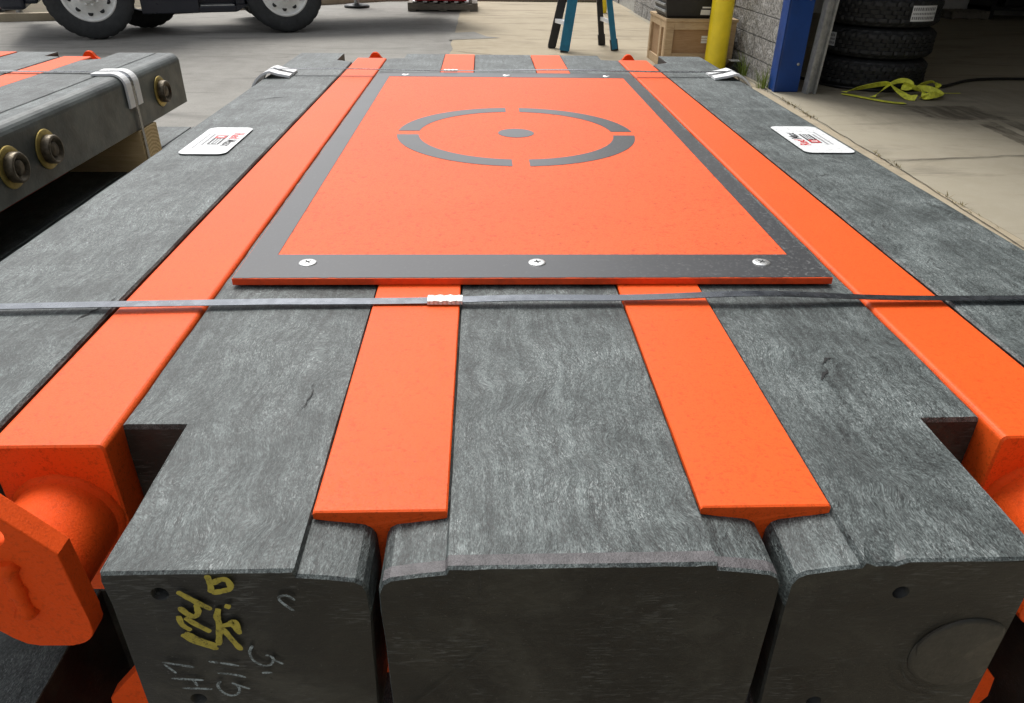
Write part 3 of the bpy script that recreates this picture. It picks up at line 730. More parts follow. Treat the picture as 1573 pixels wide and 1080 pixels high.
# wooden blocks between the mats
def block(x0, x1, y, z0, h, label, wdt=.14):
    bb = B(); hx = (x1 - x0) / 2; bb.box(-hx, hx, -wdt / 2, wdt / 2, 0, h, .003)
    for f in bb.bm.faces: f.material_index = 1 if abs(f.normal.x) > .8 else 0
    o = put('wood_block', bb.mesh('wood_block', ['lumber', 'lumber_end'])); o.location = ((x0 + x1) / 2, y, z0); return tag(o, label, 'timber block', 'wood blocks between the mats')
zl = LZ - .14
block(LX - .76, LX + .788, 2.61, zl, .14, 'pale pine block sticking out under the top left mat below the white protector')
block(LX - .76, LX + .78, 1.0, zl, .14, 'pine block under the near half of the top left mat')
block(LX - .76, LX + .78, 2.5, zl - .32, .14, 'pine block under the far half of the second mat in the left stack')
block(LX - .76, LX + .78, 1.05, zl - .32, .14, 'pine block under the near half of the second mat in the left stack')
block(LX - .76, LX + .78, 2.4, 0, LZ - .64, 'pine block on the ground under the far half of the left stack')
block(LX - .76, LX + .78, 1.0, 0, LZ - .64, 'pine block on the ground under the near half of the left stack')
for k, (za, h, nm) in enumerate(((ZB - .14, .14, 'top mat with the target plate'), (ZB - .46, .14, 'second mat of the foreground stack'), (0, ZB - .64, 'lowest mat of the foreground stack'))):
    block(-.74, .74, .95, za, h, 'wood block under the near half of the ' + nm); block(-.74, .74, 2.3, za, h, 'wood block under the far half of the ' + nm)

# ------------------------------------------------------------------ steel straps, seals and corner protectors
def strap(xc, hw, yf, ztop, zbot, wid, rise, label, seals, tilt=lambda x: 0):
    pts = []; n = 120
    side = hw + .003
    def frame(t_): return (0, math.cos(t_), math.sin(t_)), (0, -math.sin(t_), math.cos(t_))
    for k in range(8): pts.append(((xc - side, yf(-hw), zbot + (ztop - .04 - zbot) * k / 7), (0, 1, 0), (-1, 0, 0)))
    for k in range(1, 5): a = R(90 * k / 5); pts.append(((xc - side + .035 - .035 * math.cos(a), yf(-hw), ztop - .035 + .035 * math.sin(a)), (0, 1, 0), (-math.cos(a), 0, math.sin(a))))
    for k in range(n + 1):
        x = -hw + .035 + (2 * hw - .07) * k / n; wd_, nr = frame(tilt(x)); pts.append(((xc + x, yf(x), ztop + rise(x)), wd_, nr))
    for k in range(1, 5): a = R(90 * k / 5); pts.append(((xc + side - .035 + .035 * math.sin(a), yf(hw), ztop - .035 + .035 * math.cos(a)), (0, 1, 0), (math.sin(a), 0, math.cos(a))))
    for k in range(8): pts.append(((xc + side, yf(hw), ztop - .04 + (zbot - ztop + .04) * k / 7), (0, 1, 0), (1, 0, 0)))
    bb = B(); bb.band(pts, wid, .0009); root = part('steel_strap', bb, 'strap', None); tag(root, label, 'strap', 'steel straps round the mats')
    for sx in seals:
        bb = B(); y = yf(sx); z = ztop + rise(sx); l = .021
        secs = []
        for k in range(25):
            x = xc + sx - l + 2 * l * k / 24; wv = .0005 * math.sin(k * .9) if 2 < k < 22 else 0; hwid = wid / 2 + .0018 + .0003 * math.sin(k * 2.1)
            secs.append([(x, y - hwid, z - .001), (x, y + hwid, z - .001), (x, y + hwid - .001, z + .0032 + wv), (x, y - hwid + .001, z + .0032 - wv)])
        bb.loft(secs, 0, 0); part('strap_seal', bb, 'seal', root)
    return root
zt1 = MAT_TOP + .0035
strap(0, .735, lambda x: .8035 + .006 * x - .040 * max(0, -x - .32), zt1, .12, .0150,
      lambda x: .0012 + .0018 * (1 + math.sin(x * 8.5 + .4)) * .5 + .0065 * math.exp(-((x - .27) / .12) ** 2) + .0025 * math.exp(-((x + .02) / .09) ** 2),
      'near grey steel strap across the foreground mat with a crimped seal', [-.118], lambda x: .05 * math.sin(x * 3.2 + 1.9) - .12 * max(0, x))
strap(0, .735, lambda x: 2.392 + .02 * x, MAT_TOP + .0145, .12, .0165, lambda x: .002 + .002 * math.sin(x * 9), 'far steel strap across the far edge of the orange target plate', [-.17], lambda x: .06 * math.sin(x * 4))
strap(LX, .790, lambda x: 2.552, MAT_TOP - .03 + .004, .12, .0165, lambda x: .002 + .002 * math.sin(x * 9), 'dark steel strap over the left mat, running down past the pine block', [-.2])
def protector(x, y, ztop, sg, label, top_len=.075, drop=.07, lift=.0, width=.095, flare=0):
    """L-shaped white plastic edge guard with two raised ribs and a strap groove"""
    root = thing('edge_protector', (x, y, ztop), label, 'edge protector', 'white edge protectors under the straps')
    def sect(rise_):
        P = [(-top_len, .001 + rise_), (-top_len * .6, .0015 + lift * .5 + rise_)]
        r = .032
        for k in range(8):
            a = R(90 * k / 7); P.append((-r + flare * (k / 7) ** 1.5 + (r + rise_ + .002) * math.sin(a), lift * (1 - k / 9) - r + (r + rise_ + .002) * math.cos(a)))
        P.append((.002 + rise_ + flare * 1.3, -drop)); return P
    def strip(y0, y1, thick):
        bb = B(); A, D = sect(0), sect(thick)
        pts = A + D[::-1]
        bb.prism([(sg * px, y0, pz_) for px, pz_ in pts], (0, y1 - y0, 0)); return bb
    part('guard_web', strip(-width / 2, width / 2, .0022), 'white', root)
    for ya, yb in ((-width / 2 + .001, -.011), (.011, width / 2 - .001)): 
        bb = B(); A, D = sect(.0024), sect(.0065); bb.prism([(sg * px, ya, pz_) for px, pz_ in A + D[::-1]], (0, yb - ya, 0)); part('guard_rib', bb, 'white', root)
    return root
protector(-.736, 2.385 - .012, MAT_TOP, -1, 'white plastic edge protector on the left edge of the foreground mat', .09, .085, .012, .11, .02)
protector(.736, 2.40, MAT_TOP, 1, 'white plastic edge protector on the right edge of the foreground mat', .095, .06, .012, .11, .02)
protector(LX + .786, 2.552, MAT_TOP - .03, 1, 'white plastic edge protector folded over the bolted side of the left mat', .095, .10, 0, .10)

# ------------------------------------------------------------------ truck
ux = Vector((2.2, .90, 0)).normalized(); TH = math.atan2(ux.y, ux.x)
truck = thing('truck', (-4.955, 10.25, 0), 'dark navy truck with white wheel rims parked behind the left mats', 'truck', rz=TH)
def wheel(parent, x, y0, wdt=.27, r=.52, dirn=-1, rim=True):
    bb = B(); h = wdt
    prof = [(.30, .02), (.33, .008), (.40, -.004), (.47, .004), (.505, .022), (r, .05), (r, h * .5), (r, h - .05), (.505, h - .022), (.47, h - .004), (.40, h + .004), (.33, h - .008), (.30, h - .02)]
    def fn(k, i, rr, hh):
        if 5 <= i <= 7 and k % 4 == 0: rr -= .010
        return rr, hh
    bb.lathe(prof, (x, y0, r), (0, 1, 0), 96, closed=True, fn=fn); 
    wl = part('wheel', bb, 'rubber_road', parent)
    if rim:
        bb = B(); d = -1 if dirn < 0 else 1; yb = y0 + .035 if dirn < 0 else y0 + h - .035
        rp = [(.315, -.03), (.318, .022), (.300, .026), (.290, .020), (.284, -.01), (.262, -.022), (.235, -.018), (.185, .020), (.150, .036), (.146, .040), (.085, .042), (.080, .09), (.06, .105), (.0001, .105)]
        bb.lathe(rp, (x, yb, r), (0, d, 0), 56); rm = part('rim', bb, 'rim', wl)
        for k in range(10):
            bb = B(); a = 2 * math.pi * (k + .35) / 10; c = Vector((x + .222 * math.cos(a), yb + d * .0005, r + .222 * math.sin(a)))
            bb.lathe([(.0001, .0), (.030, .0), (.030, -.004)], c + Vector((0, d * -.001, 0)), Vector((-.35 * math.cos(a), d, -.35 * math.sin(a))), 16)
            part('hand_hole', bb, 'black', rm)
        bb = B()
        for k in range(10):
            a = 2 * math.pi * (k + .85) / 10; c = Vector((x + .118 * math.cos(a), yb + d * .036, r + .118 * math.sin(a))); bb.cyl(.016, c, c + Vector((0, d * .035, 0)), 6)
        part('lug_nut', bb, 'rim', wl)
    return wl
WB = 2.377
wheel(truck, 0, 0); wheel(truck, WB, 0); wheel(truck, WB, .33, rim=False)
wheel(truck, .60, 1.08, dirn=1, rim=False); wheel(truck, WB, 2.1, dirn=1); wheel(truck, WB, 1.77, rim=False)
b = B()
for x0, x1, z0, z1 in ((.57, 1.27, .27, 1.15), (1.27, 1.74, .27, .345), (1.27, 1.74, .62, 1.15), (1.74, 1.86, .36, 1.15)): b.box(x0, x1, .10, .62, z0, z1, .012)
b.box(1.27, 1.74, .34, .60, .345, .62)
b.prism([(1.74, .10, .272), (1.74, .10, .36), (1.90, .10, .36)], (0, .5, 0))
part('side_skirt', b, 'navy', truck)
b = B(); b.box(1.29, 1.72, .13, .33, .345, .36, .003); part('step', b, 'galv', truck)
b = B(); b.box(-.68, 5.2, .75, 1.0, .55, .848, .01); b.box(-.68, 5.2, 1.4, 1.65, .55, .848, .01)
for x in (0, WB): b.cyl(.07, (x, .3, .52), (x, 2.1, .52), 16)
b.lathe([(.0001, -.2), (.2, -.15), (.2, .15), (.0001, .2)], (WB, 1.2, .52), (0, 1, 0), 20)
part('chassis', b, 'black', truck)
b = B(); b.box(-.98, -.70, .0, 2.40, .36, .85, .04); b.box(-.72, -.56, .05, .5, .42, 1.1, .03); part('bumper', b, 'navy', truck)
b = B(); b.prism([(-.96, 0, .852), (-.96, 0, 1.5), (-.90, 0, 1.65), (-.62, 0, 2.7), (1.2, 0, 2.75), (1.2, 0, 1.1), (.62, 0, 1.1), (.55, 0, 1.15), (-.55, 0, 1.15), (-.62, 0, .85)], (0, 2.4, 0), bev=.03); cab = part('cab', b, 'navy', truck)
b = B(); b.box(-.45, .75, -.004, .01, 1.75, 2.45, .003); part('side_window', b, 'glass', cab)
b = B(); b.box(1.9, 5.2, .05, 2.35, 1.12, 1.25, .02); part('deck', b, 'black', truck)
b = B(); b.box(1.4, 1.86, .5, 1.9, .86, 2.2, .03); b.box(3.2, 4.9, .6, 1.8, 1.25, 2.0, .04); part('deck_box', b, 'navy', truck)
def fender(x):
    bb = B(); secs = []
    for k in range(13):
        a = R(15 + 150 * k / 12); c, s_ = math.cos(a), math.sin(a); secs.append([(x + rr * c, yy, .56 + rr * s_) for rr, yy in ((.60, 0), (.63, 0), (.63, .6), (.60, .6))])
    bb.loft(secs, 0, 0); part('fender', bb, 'black', truck)
fender(0); fender(WB)
def jack(x, y, pr, lw, label):
    root = thing('jack_leg', (x, y, 0), label, 'jack leg')
    bb = B(); bb.lathe([(.0001, 0), (pr, 0), (pr, .025), (pr * .85, .045), (pr * .35, .06), (.0001, .06)], (0, 0, 0), (0, 0, 1), 32); part('foot_pad', bb, 'black', root)
    bb = B(); bb.cyl(.045, (0, 0, .05), (0, 0, .5), 20); part('ram', bb, 'galv', root)
    bb = B(); bb.box(-lw, lw, -lw, lw, .16, 1.3, .01); bb.box(-lw * 1.25, lw * 1.25, -lw * 1.25, lw * 1.25, .34, .40, .005); part('leg_housing', bb, 'black', root)
jack(-7.11, 12.5, .17, .10, 'black jack leg on a small round pad beyond the front of the truck')
jack(-2.39, 15.0, .23, .09, 'black jack leg on a wide round pad beyond the rear wheel of the truck')
rb = thing('toolbox', (-7.98, 12.95, -.028), 'dark red steel box on black skids at the far left edge', 'box')
b = B(); b.box(-.5, .5, -.3, .3, .14, .95, .02); part('box_body', b, 'red', rb); b = B(); b.box(-.52, .52, -.32, .32, .95, 1.0, .01); part('lid', b, 'red', rb)
for yy in (-.22, .22):
    b = B(); b.box(-.5, .5, yy - .05, yy + .05, 0, .14, .005); part('skid', b, 'black', rb)

# ------------------------------------------------------------------ pallet with red load
pl = thing('pallet', (-.79, 14.37 + .5, 0), 'grey wooden pallet with a red load beyond the truck', 'pallet', rz=.02)
for yy in (-.5, 0, .44):
    b = B(); b.box(-.62, .62, yy, yy + .06, .022, .115, .004); part('stringer', b, 'old_wood', pl)
for k in range(7):
    b = B(); x = -.62 + k * .19; b.box(x, x + .10, -.5, .5, .117, .137, .003); part('deck_board', b, 'old_wood', pl)
for k in range(3):
    b = B(); x = (-.62, -.07, .48)[k]; b.box(x, x + .14, -.5, .5, 0, .02, .003); part('bottom_board', b, 'old_wood', pl)
ld = thing('stacked_load', (-.79, 14.87, .139), 'dark red metal load with white feet sitting on the pallet', 'load', rz=.02)
b = B(); b.box(-.50, .42, -.42, .42, .022, .75, .01); part('load_body', b, 'red', ld)
for k in range(6):
    b = B(); x = -.50 + k * .185; b.box(x - .035, x + .035, -.46, .46, .0, .02, .002); part('load_foot', b, 'white', ld)
# ------------------------------------------------------------------ step ladder
lad = thing('step_ladder', (1.19, 9.86, 0), 'teal fibreglass step ladder standing open on the concrete', 'ladder')
A_, B_, C_, D_ = (.79 - 1.19, 9.90 - 9.86), (.915 - 1.19, 9.54 - 9.86), (1.475 - 1.19, 10.22 - 9.86), (1.565 - 1.19, 9.72 - 9.86)
HT = 1.75
def top_of(p, side): return (.02 * side + p[0] * .05, p[1] * .55 + .02, HT)
def rail(p, side, matn, nm, w1=.078, w2=.032):
    a = Vector((*p, 0)); c = Vector(top_of(p, side)); d = (c - a)
    y = Vector((0, 1, 0)); xx = d.cross(y).normalized()
    bb = B(); secs = []
    for t_ in (.012, 1):
        o_ = a + d * t_; hx, hy = xx * w1 / 2, y * w2 / 2
        secs.append([o_ - hx - hy, o_ + hx - hy, o_ + hx - hy * .2 , o_ + hx * .72 - hy * .2 + hy * 0, o_ + hx * .72 + hy * .0, o_ - hx * .72 + hy * 0, o_ - hx * .72 - hy * .2, o_ - hx - hy * .2])
    secs = [[s_[0], s_[1], s_[1] + y * w2, s_[1] + y * w2 - xx * .006, s_[1] + y * .006 - xx * .006, s_[0] + y * .006 + xx * .006, s_[0] + y * w2 + xx * .006, s_[0] + y * w2] for s_ in secs]
    bb.loft(secs, 0, 0); rl = part('rail', bb, matn, lad)
    bb = B(); m_ = a + d * .045
    bb.prism([a + xx * -.045 + y * -.022, a + xx * .045 + y * -.022, a + xx * .045 + y * .026, a + xx * -.045 + y * .026], d * .075 + Vector((0, 0, .0))); part('foot', bb, 'black', rl)
    return rl, a, d, xx
rails = [rail(A_, -1, 'black', 'rail', .10, .05), rail(B_, -1, 'teal', 'rail', .115, .05), rail(C_, 1, 'black', 'rail', .07, .05), rail(D_, 1, 'teal', 'rail', .068, .05)]
rails[0][0]['label'] = 'black rear rail'; rails[2][0]['label'] = 'black rear rail'
for i, j in ((0, 1), (2, 3)):
    for t_ in (.17, .34, .51, .68, .85):
        p0 = rails[i][1] + rails[i][2] * t_; p1 = rails[j][1] + rails[j][2] * t_
        hx = .04 if i == 0 else .014
        b = B(); q = [p0 + Vector((-hx, 0, 0)), p1 + Vector((-hx, 0, 0)), p1 + Vector((hx, 0, 0)), p0 + Vector((hx, 0, 0))]; b.prism(q, (0, 0, .045)); part('step', b, 'white', lad)
b = B(); b.box(-.12, .12, -.22, .26, HT - .01, HT + .06, .01); part('top_cap', b, 'teal', lad)
b = B()
for t_, l, wd_ in ((.14, .09, .022), (.36, .05, .030), (.45, .12, .03)):
    o_ = rails[1][1] + rails[1][2] * t_ + Vector((0, -.0185, 0)); dn = rails[1][2].normalized(); xx = rails[1][3]
    b.poly([o_ - xx * wd_ / 2, o_ + xx * wd_ / 2, o_ + xx * wd_ / 2 + dn * l, o_ - xx * wd_ / 2 + dn * l])
part('rail_sticker', b, 'white', lad)

# ------------------------------------------------------------------ garage building
bd = thing('garage', (0, 0, 0), 'garage of grey split-face block with a blue post beside its open door', 'building')
WX = 2.68
b = B(); ch = .2032; bl = .4064
def blocks(y0, y1, z0, z1):
    r = 0; z = z0
    while z < z1 - .01:
        zt_ = min(z + ch - .010, z1); y = y0 - (bl / 2 if r % 2 else 0)
        while y < y1 - .001:
            a_, c_ = max(y, y0), min(y + bl - .010, y1)
            if c_ - a_ > .02:
                d = random.uniform(-.006, .006); m = 4
                grid = [[b.bm.verts.new((WX + d + random.uniform(-.011, .008) * (0 < i < m and 0 < j < 3), a_ + (c_ - a_) * i / m, z + (zt_ - z) * j / 3)) for j in range(4)] for i in range(m + 1)]
                for i in range(m):
                    for j in range(3): b.bm.faces.new((grid[i][j], grid[i + 1][j], grid[i + 1][j + 1], grid[i][j + 1]))
                rim_ = [grid[i][0] for i in range(m + 1)] + [grid[m][j] for j in (1, 2, 3)] + [grid[i][3] for i in range(m - 1, -1, -1)] + [grid[0][j] for j in (2, 1)]
                back = [b.bm.verts.new((WX + .05, v.co.y, v.co.z)) for v in rim_]
                for i in range(len(rim_)): j = (i + 1) % len(rim_); b.bm.faces.new((rim_[i], rim_[j], back[j], back[i]))
            y += bl
        z += ch; r += 1
blocks(7.32, 14.62, 0, 3.2); part('block_wall', b, 'block', bd)
b = B(); blocks(16.4, 19, 0, 2.0); part('block_pier', b, 'block', bd)
b = B(); b.box(WX + .014, WX + .20, 7.33, 14.61, -.02, 5.2); b.box(WX + .014, WX + .20, 16.4, 22, -.02, 5.2); b.box(WX + .01, WX + .2, -8, -4, -.02, 5.2); b.box(WX + .012, WX + .2, -4, 7.33, 4.75, 5.2); b.box(WX + .013, WX + .2, 14.61, 16.4, 2.4, 5.2); part('wall_core', b, 'mortar', bd)  # door opening widened out of view so more sky light reaches the interior
b = B(); b.box(WX + .2, 14, 14.9, 15.05, -.02, 5.2); b.box(13.9, 14.1, -8, 14.9, -.02, 5.2); b.box(WX, 14, -8.2, -8, -.02, 5.2); part('inner_wall', b, 'metal_wall', bd)
b = B(); b.box(WX - .10, 14.2, -8.3, 22, 5.2, 5.35); part('roof', b, 'roof', bd)
def column(y0, y1, x0, x1, h=4.75):
    bb = B(); bb.box(x0, x1, y0, y1, 0, h, .012); bb.box(x0 - .01, x0 + .0, y0 - .004, y0 + .05, 0, h, .002); part('door_post', bb, 'blue', bd)
column(7.12, 7.318, WX - .01, WX + .215); column(-4.2, -4.002, WX - .01, WX + .215); column(14.42, 14.60, WX + .02, WX + .33, 3.0)  # second post closes the unseen end of the widened opening
b = B()
def leaning(x0, x1, y0, y1, dx, z1):
    v0 = [(x0, y0), (x1, y0), (x1, y1), (x0, y1)]; b.prism([(x, y, .003) for x, y in v0], (dx, 0, z1))
leaning(2.93, 2.955, 7.02, 7.12, .16, 3.4); leaning(2.955, 3.03, 7.085, 7.12, .16, 3.4); leaning(3.012, 3.03, 7.03, 7.085, .16, 3.4)
part('door_track', b, 'galv', bd)
b = B()
for k in range(6): z = .25 + .55 * k; b.lathe([(.0001, .0), (.013, .0), (.013, .012), (.0001, .012)], (WX + .165, 7.119, z), (0, -1, 0), 12)
part('bolt', b, 'galv', bd)
b = B(); b.box(WX + .03, WX + .09, 14.63, 16.38, .25, 2.38); gd = part('glass_door', b, 'glass', bd)
b = B(); b.box(WX + .02, WX + .1, 14.61, 14.69, 0, 2.4); b.box(WX + .02, WX + .1, 16.32, 16.4, 0, 2.4); b.box(WX + .02, WX + .1, 14.69, 16.32, 0, .245); b.box(WX + .02, WX + .1, 15.5, 15.56, .245, 2.4); part('door_frame', b, 'galv', gd)
# ------------------------------------------------------------------ bollards, crate
def bollard(x, y, r, label):
    bb = B(); bb.lathe([(r, 0), (r, 1.02)] + [(r * math.cos(R(a)), 1.02 + r * .6 * math.sin(R(a))) for a in range(10, 90, 16)] + [(.0001, 1.02 + r * .6)], (0, 0, 0), (0, 0, 1), 40)
    o = part('bollard', bb, 'yellow', None); o.location = (x, y, 0); return tag(o, label, 'bollard', 'yellow bollards by the building')
bollard(2.40, 8.24, .113, 'thick yellow bollard in front of the wooden crate')
bollard(2.085, 14.45, .075, 'thin yellow bollard in the distance seen between the ladder legs')
cr = thing('wooden_crate', (2.245, 8.80, 0), 'wooden crate with plywood panel behind the yellow bollard', 'crate')
CX0, CX1, CY0, CY1, CZ = -.375, .375, -.42, .42, .50
b = B(); b.box(CX0 + .02, CX1 - .02, CY0 + .022, CY1 - .02, .09, CZ - .02); part('panel', b, 'plywood', cr)
for (x0, x1, y0, y1, z0, z1) in ((CX0, CX0 + .085, CY0, CY0 + .021, .09, CZ - .03), (CX1 - .085, CX1, CY0, CY0 + .021, .09, CZ - .03), (CX0 + .086, CX1 - .086, CY0, CY0 + .02, CZ - .105, CZ - .03), (CX0 + .086, CX1 - .086, CY0, CY0 + .02, .09, .16),
        (CX0 - .005, CX0 + .019, CY0 + .022, CY0 + .10, .0, CZ - .03), (CX0 - .005, CX0 + .019, CY0 + .22, CY0 + .30, .0, CZ - .03), (CX0 - .005, CX0 + .019, CY1 - .09, CY1 - .01, 0, CZ - .03), (CX0 - .012, CX1 + .012, CY0 - .012, CY1 + .01, CZ - .028, CZ), (CX0, CX0 + .10, CY0, CY1, 0, .088), (CX1 - .10, CX1, CY0, CY1, 0, .088), (CX0 - .004, CX0 + .018, CY0 + .101, CY1 - .10, CZ - .10, CZ - .031)):
    b = B(); b.box(x0, x1, y0, y1, z0, z1, .003); part('batten', b, 'crate_wood', cr)
b = B()
for k in range(3): b.box(.02, .085, CY0 + .0205, CY0 + .0215, .315 - k * .026, .335 - k * .026)
part('shipping_label', b, 'white', cr)
bx = thing('battery_case', (2.11, 8.72, .501), 'black ribbed plastic case with white labels on top of the wooden crate', 'case')
b = B(); secs = []
for z, gx, gy in ((0, .22, .26), (.02, .235, .275), (.40, .30, .34), (.42, .31, .35)): secs.append([(-gx, -gy, z), (gx, -gy, z), (gx, gy, z), (-gx, gy, z)])
b.loft(secs, 0, 0); part('case_body', b, 'black', bx)
b = B(); b.box(-.32, .32, -.36, .36, .421, .46, .012); part('case_lid', b, 'black', bx)
for k in range(5):
    b = B(); z = .05 + k * .065; gx = .235 + .065 * (z - .02) / .38; b.box(-gx - .02, -gx + .004, -.27, .27, z, z + .025, .004); part('case_rib', b, 'galv', bx)
b = B(); b.prism([(.12, -.2845, .035), (.22, -.2845, .035), (.22, -.2945, .085), (.12, -.2945, .085)], (0, -.002, 0)); b.prism([(.13, -.2965, .10), (.22, -.2965, .10), (.22, -.299, .115), (.13, -.299, .115)], (0, -.002, 0)); part('case_label', b, 'white', bx)
wb = thing('rubber_wedge', (2.62, 8.25, 0), 'small black rubber wedge on the ground between crate and block wall', 'wedge')
b = B(); b.prism([(-.07, -.09, 0), (.05, -.09, 0), (.05, -.09, .08), (-.02, -.09, .11), (-.07, -.09, .05)], (0, .18, 0), bev=.006); part('wedge_body', b, 'black', wb); b = B(); b.box(-.065, .045, -.06, .06, .112, .118, .002); part('wedge_sticker', b, 'white', wb)

# ------------------------------------------------------------------ tyre stack
TR, TW = .510, .275
def tyre(x, y, z, label, stick=(), rz=0):
    root = thing('tyre', (x, y, z), label, 'tyre', 'stack of new truck tyres', rz)
    bb = B(); prof = [(.285, .03), (.30, .012), (.36, .0), (.44, .008), (.475, .022), (.490, .036), (.503, .046), (TR, .058), (TR, .085), (TR, .087), (TR, .118), (TR, .120), (TR, .155), (TR, .157), (TR, .188), (TR, .190), (TR, .217), (.503, .229), (.490, .239), (.475, .253), (.44, .267), (.36, TW), (.30, .263), (.285, .245)]
    gro = {8, 9, 10, 11, 12, 13, 14, 15}
    def fn(k, i, r, h):
        if 7 <= i <= 16:
            row = (i - 7) // 2
            if (k + row * 2) % 5 == 0: r -= .012
            if i in (9, 11, 13): r -= .010
        elif i in (5, 6, 17, 18) and k % 5 < 2: r -= .010
        return r, h
    bb.lathe(prof, (0, 0, 0), (0, 0, 1), 150, closed=True, fn=fn)
    for f in bb.bm.faces: f.smooth = False
    part('carcass', bb, 'rubber', root)
    for a0, a1, z0, z1 in stick:
        n = 10
        bb = B(); rr = TR + .002
        P = [[bb.bm.verts.new((rr * math.cos(R(a0 + (a1 - a0) * i / n)), rr * math.sin(R(a0 + (a1 - a0) * i / n)), zz)) for zz in (z0, z1)] for i in range(n + 1)]
        for i in range(n): bb.bm.faces.new((P[i][0], P[i + 1][0], P[i + 1][1], P[i][1]))
        st = part('tread_label', bb, 'white', root); bb = B(); rr += .0012
        for row, (za, zb) in enumerate(((.12, .30), (.42, .55), (.68, .88))):
            a = a0 + 1
            while a < a1 - 2.0:
                da = random.uniform(.8, 2.0); q = []
                for aa, tt in ((a, za), (a + da, za), (a + da, zb), (a, zb)): q.append((rr * math.cos(R(aa)), rr * math.sin(R(aa)), z0 + (z1 - z0) * tt))
                bb.poly(q); a += da + .8
        part('tread_print', bb, 'ink_grey', st)
    return root
tx, ty = 3.775, 7.62
tyre(tx, ty, .003, 'bottom truck tyre of the stack inside the garage, behind the yellow sling')
tyre(tx + .01, ty + .01, .003 + TW, 'second truck tyre from the floor with a pale label at its left', [(172, 199, .09, .21)])
tyre(tx - .005, ty, .003 + 2 * TW, 'third truck tyre from the floor with a white label at its right', [(-88, -57, .07, .20)])
tyre(tx + .015, ty + .01, .003 + 3 * TW, 'fourth truck tyre from the floor with a small label at its upper left', [(180, 205, .10, .20)])
tyre(tx, ty, .003 + 4 * TW, 'topmost truck tyre of the stack, cut off by the picture edge')
# ------------------------------------------------------------------ sling, hose, pallet inside
b = B()
def sling(path, wid=.055, tw=None):
    pts = [Vector(p) for p in path]
    for _ in range(2):
        q = [pts[0]]
        for a, c in zip(pts, pts[1:]): q += [a * .75 + c * .25, a * .25 + c * .75]
        pts = q + [pts[-1]]
    out = []
    for i, p in enumerate(pts):
        d = (pts[min(i + 1, len(pts) - 1)] - pts[max(i - 1, 0)]).normalized(); sd_ = d.cross(Vector((0, 0, 1)))
        sd_ = sd_.normalized() if sd_.length > .05 else Vector((0, 1, 0))
        a = (tw(i / len(pts)) if tw else 0); up = sd_.cross(d); wv = sd_ * math.cos(a) + up * math.sin(a); nv = up * math.cos(a) - sd_ * math.sin(a)
        p = p.copy(); p.z = max(p.z, .006 + abs(wv.z) * wid / 2)
        out.append((p, wv, nv))
    b.band(out, wid, .004)
sling([(3.28, 7.02, .01), (3.33, 6.95, .01), (3.40, 6.82, .012), (3.50, 6.68, .01), (3.60, 6.60, .01), (3.66, 6.60, .01)])
sling([(3.28, 7.0, .03), (3.45, 7.08, .05), (3.62, 7.05, .09), (3.70, 7.0, .11), (3.72, 6.93, .07), (3.78, 6.78, .02), (3.83, 6.74, .01)], .06, lambda t: .9 * math.sin(t * 5))
sling([(3.50, 6.88, .01), (3.60, 6.95, .04), (3.72, 7.03, .10), (3.84, 7.06, .13), (3.90, 7.0, .11), (3.86, 6.95, .07), (3.80, 6.98, .08)], .055, lambda t: .8 * math.sin(t * 9))
sling([(3.82, 7.0, .10), (3.92, 6.92, .08), (3.98, 6.86, .04), (3.92, 6.78, .03), (3.98, 6.76, .05), (4.08, 6.82, .05), (4.16, 6.92, .03), (4.10, 7.02, .06), (3.98, 7.04, .06)], .06, lambda t: 1.0 * math.sin(t * 8 + 1))
sling([(3.95, 7.05, .05), (4.08, 7.12, .08), (4.2, 7.18, .10), (4.26, 7.12, .05), (4.15, 7.04, .02)], .055, lambda t: 1.2 * math.sin(t * 6))
sling([(3.90, 6.80, .012), (3.98, 6.80, .06), (4.05, 6.90, .03)], .07, lambda t: .5)
sling([(4.2, 7.10, .01), (4.32, 7.08, .008), (4.45, 7.10, .006)], .012)
tag(part('tow_strap', b, 'sling', None), 'crumpled bright yellow webbing strap lying in front of the tyre stack', 'strap')
b = B(); hp = [(3.06, 8.1, .02), (3.2, 7.75, .02), (3.25, 7.5, .02), (3.38, 7.3, .02), (3.7, 7.1, .02), (4.1, 7.2, .02), (4.35, 7.32, .02), (4.6, 7.5, .02), (4.85, 7.72, .02), (5.2, 7.85, .02), (5.8, 7.84, .02), (7.5, 7.7, .02)]
P = [Vector(p) for p in hp]
for _ in range(3):
    q = [P[0]]
    for a, c in zip(P, P[1:]): q += [a * .75 + c * .25, a * .25 + c * .75]
    P = q + [P[-1]]
b.tube(P, .014, 10); tag(part('air_hose', b, 'hose', None), 'black air hose curving over the garage floor past the tyres', 'hose')
p2 = copy_tree(pl); p2.location = (8.6, 14.25, 0); p2.scale = (.55, .5, 1); tag(p2, 'small wooden pallet far back on the dark garage floor', 'pallet')
rk = thing('storage_rack', (10.6, 14.4, 0), 'dark storage rack against the far wall inside the garage', 'rack')
for x in (-1.6, 0, 1.6):
    b = B(); b.box(x - .04, x + .04, -.35, .35, 0, 2.4); part('upright', b, 'black', rk)
for z in (.15, .9, 1.7):
    b = B(); b.box(-1.64, 1.64, -.36, .36, z, z + .06); part('shelf', b, 'black', rk)
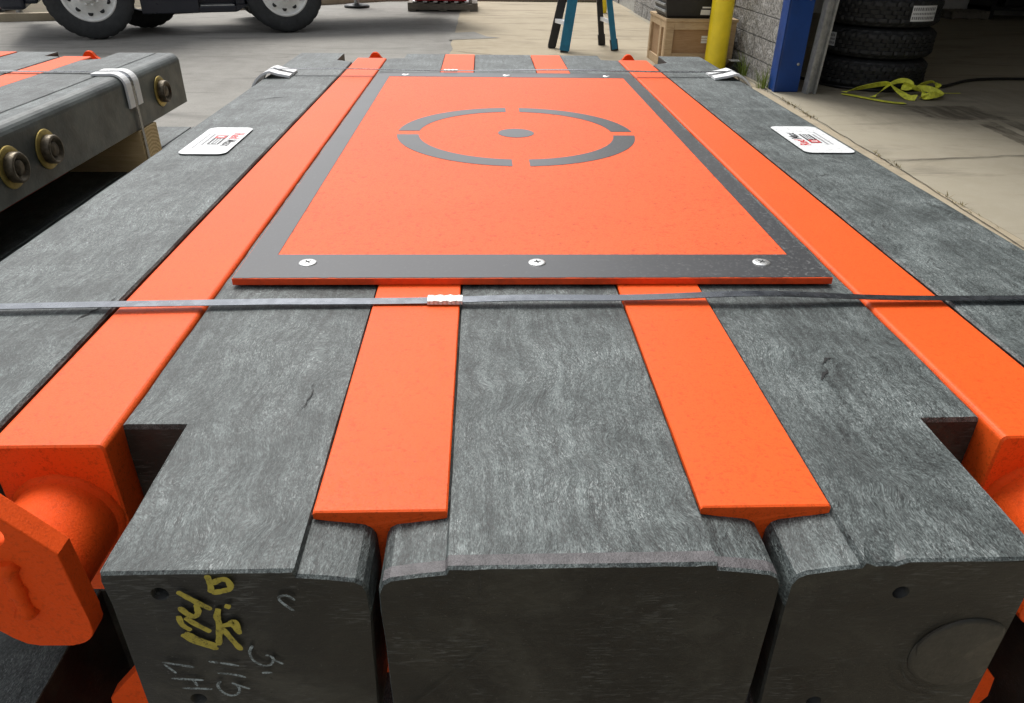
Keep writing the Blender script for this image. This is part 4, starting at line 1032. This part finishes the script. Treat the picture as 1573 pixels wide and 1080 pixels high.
for k, (x, w_, h, m_) in enumerate(((-1.1, .3, .5, 'black'), (-.4, .25, .4, 'navy'), (.6, .3, .45, 'old_wood'), (1.2, .2, .5, 'black'))):
    o = thing('storage_box', (10.6 + x, 14.3, .211), ('black box', 'navy box', 'brown wooden box', 'narrow black box')[k] + ' on the lowest shelf of the dark storage rack', 'box', 'boxes on the storage rack')
    b = B(); b.box(-w_, w_, -.25, .25, 0, h, .02); part('box_body', b, m_, o); b = B(); b.box(-w_ - .01, w_ + .01, -.26, .26, h, h + .03, .005); part('lid', b, m_, o)

# ------------------------------------------------------------------ weeds
def weed(x, y, n, h, matn, label, cat='weed', spread=.05):
    bb = B()
    for k in range(n):
        a = random.uniform(0, 6.283); r0 = random.uniform(0, spread); px, py = r0 * math.cos(a), r0 * math.sin(a)
        le = random.uniform(.2, .9) * h * .6; hh = h * random.uniform(.4, 1); wd_ = random.uniform(.003, .006); d = Vector((math.cos(a), math.sin(a), 0)); sd_ = Vector((-d.y, d.x, 0))
        prev = None
        for i in range(5):
            t_ = i / 4; c = Vector((px, py, 0)) + d * le * t_ * t_ + Vector((0, 0, hh * (t_ - .25 * t_ * t_ * (le / h)))); ww = wd_ * (1 - t_ * .9)
            cur = (bb.bm.verts.new(c - sd_ * ww), bb.bm.verts.new(c + sd_ * ww))
            if prev: bb.bm.faces.new((prev[0], prev[1], cur[1], cur[0]))
            prev = cur
    o = part('weed_tuft', bb, matn, None); o.location = (x, y, 0); return tag(o, label, cat, 'weeds along the pavement joint')
weed(2.63, 7.32, 60, .24, 'grass', 'green grassy weed at the foot of the blue post', spread=.07)
weed(2.66, 8.02, 50, .26, 'grass', 'green weed at the foot of the block wall near the wedge', spread=.07)
b = B()
for k in range(420):
    y = 3.2 + 4.0 * random.random() ** .8; cl = noise.noise(Vector((y * 2.2, 3, 1)))
    if cl < random.uniform(-.1, .25): continue
    x = 2.605 + jit(y, 2, 2, .03) - .015 * (y < 4.5) + random.gauss(0, .014); a = random.uniform(0, 6.283); l = random.uniform(.012, .045); h = random.uniform(.004, .03); wd_ = random.uniform(.002, .006)
    d = Vector((math.cos(a), math.sin(a), 0)); q = Vector((-d.y, d.x, 0)) * wd_; c = Vector((x, y, .004))
    b.poly([c - q, c + q, c + d * l + Vector((0, 0, h))])
dw = part('joint_weeds', b, 'dry', None); dw['kind'] = 'stuff'; dw['label'] = 'dry weed scraps along the pavement joint'
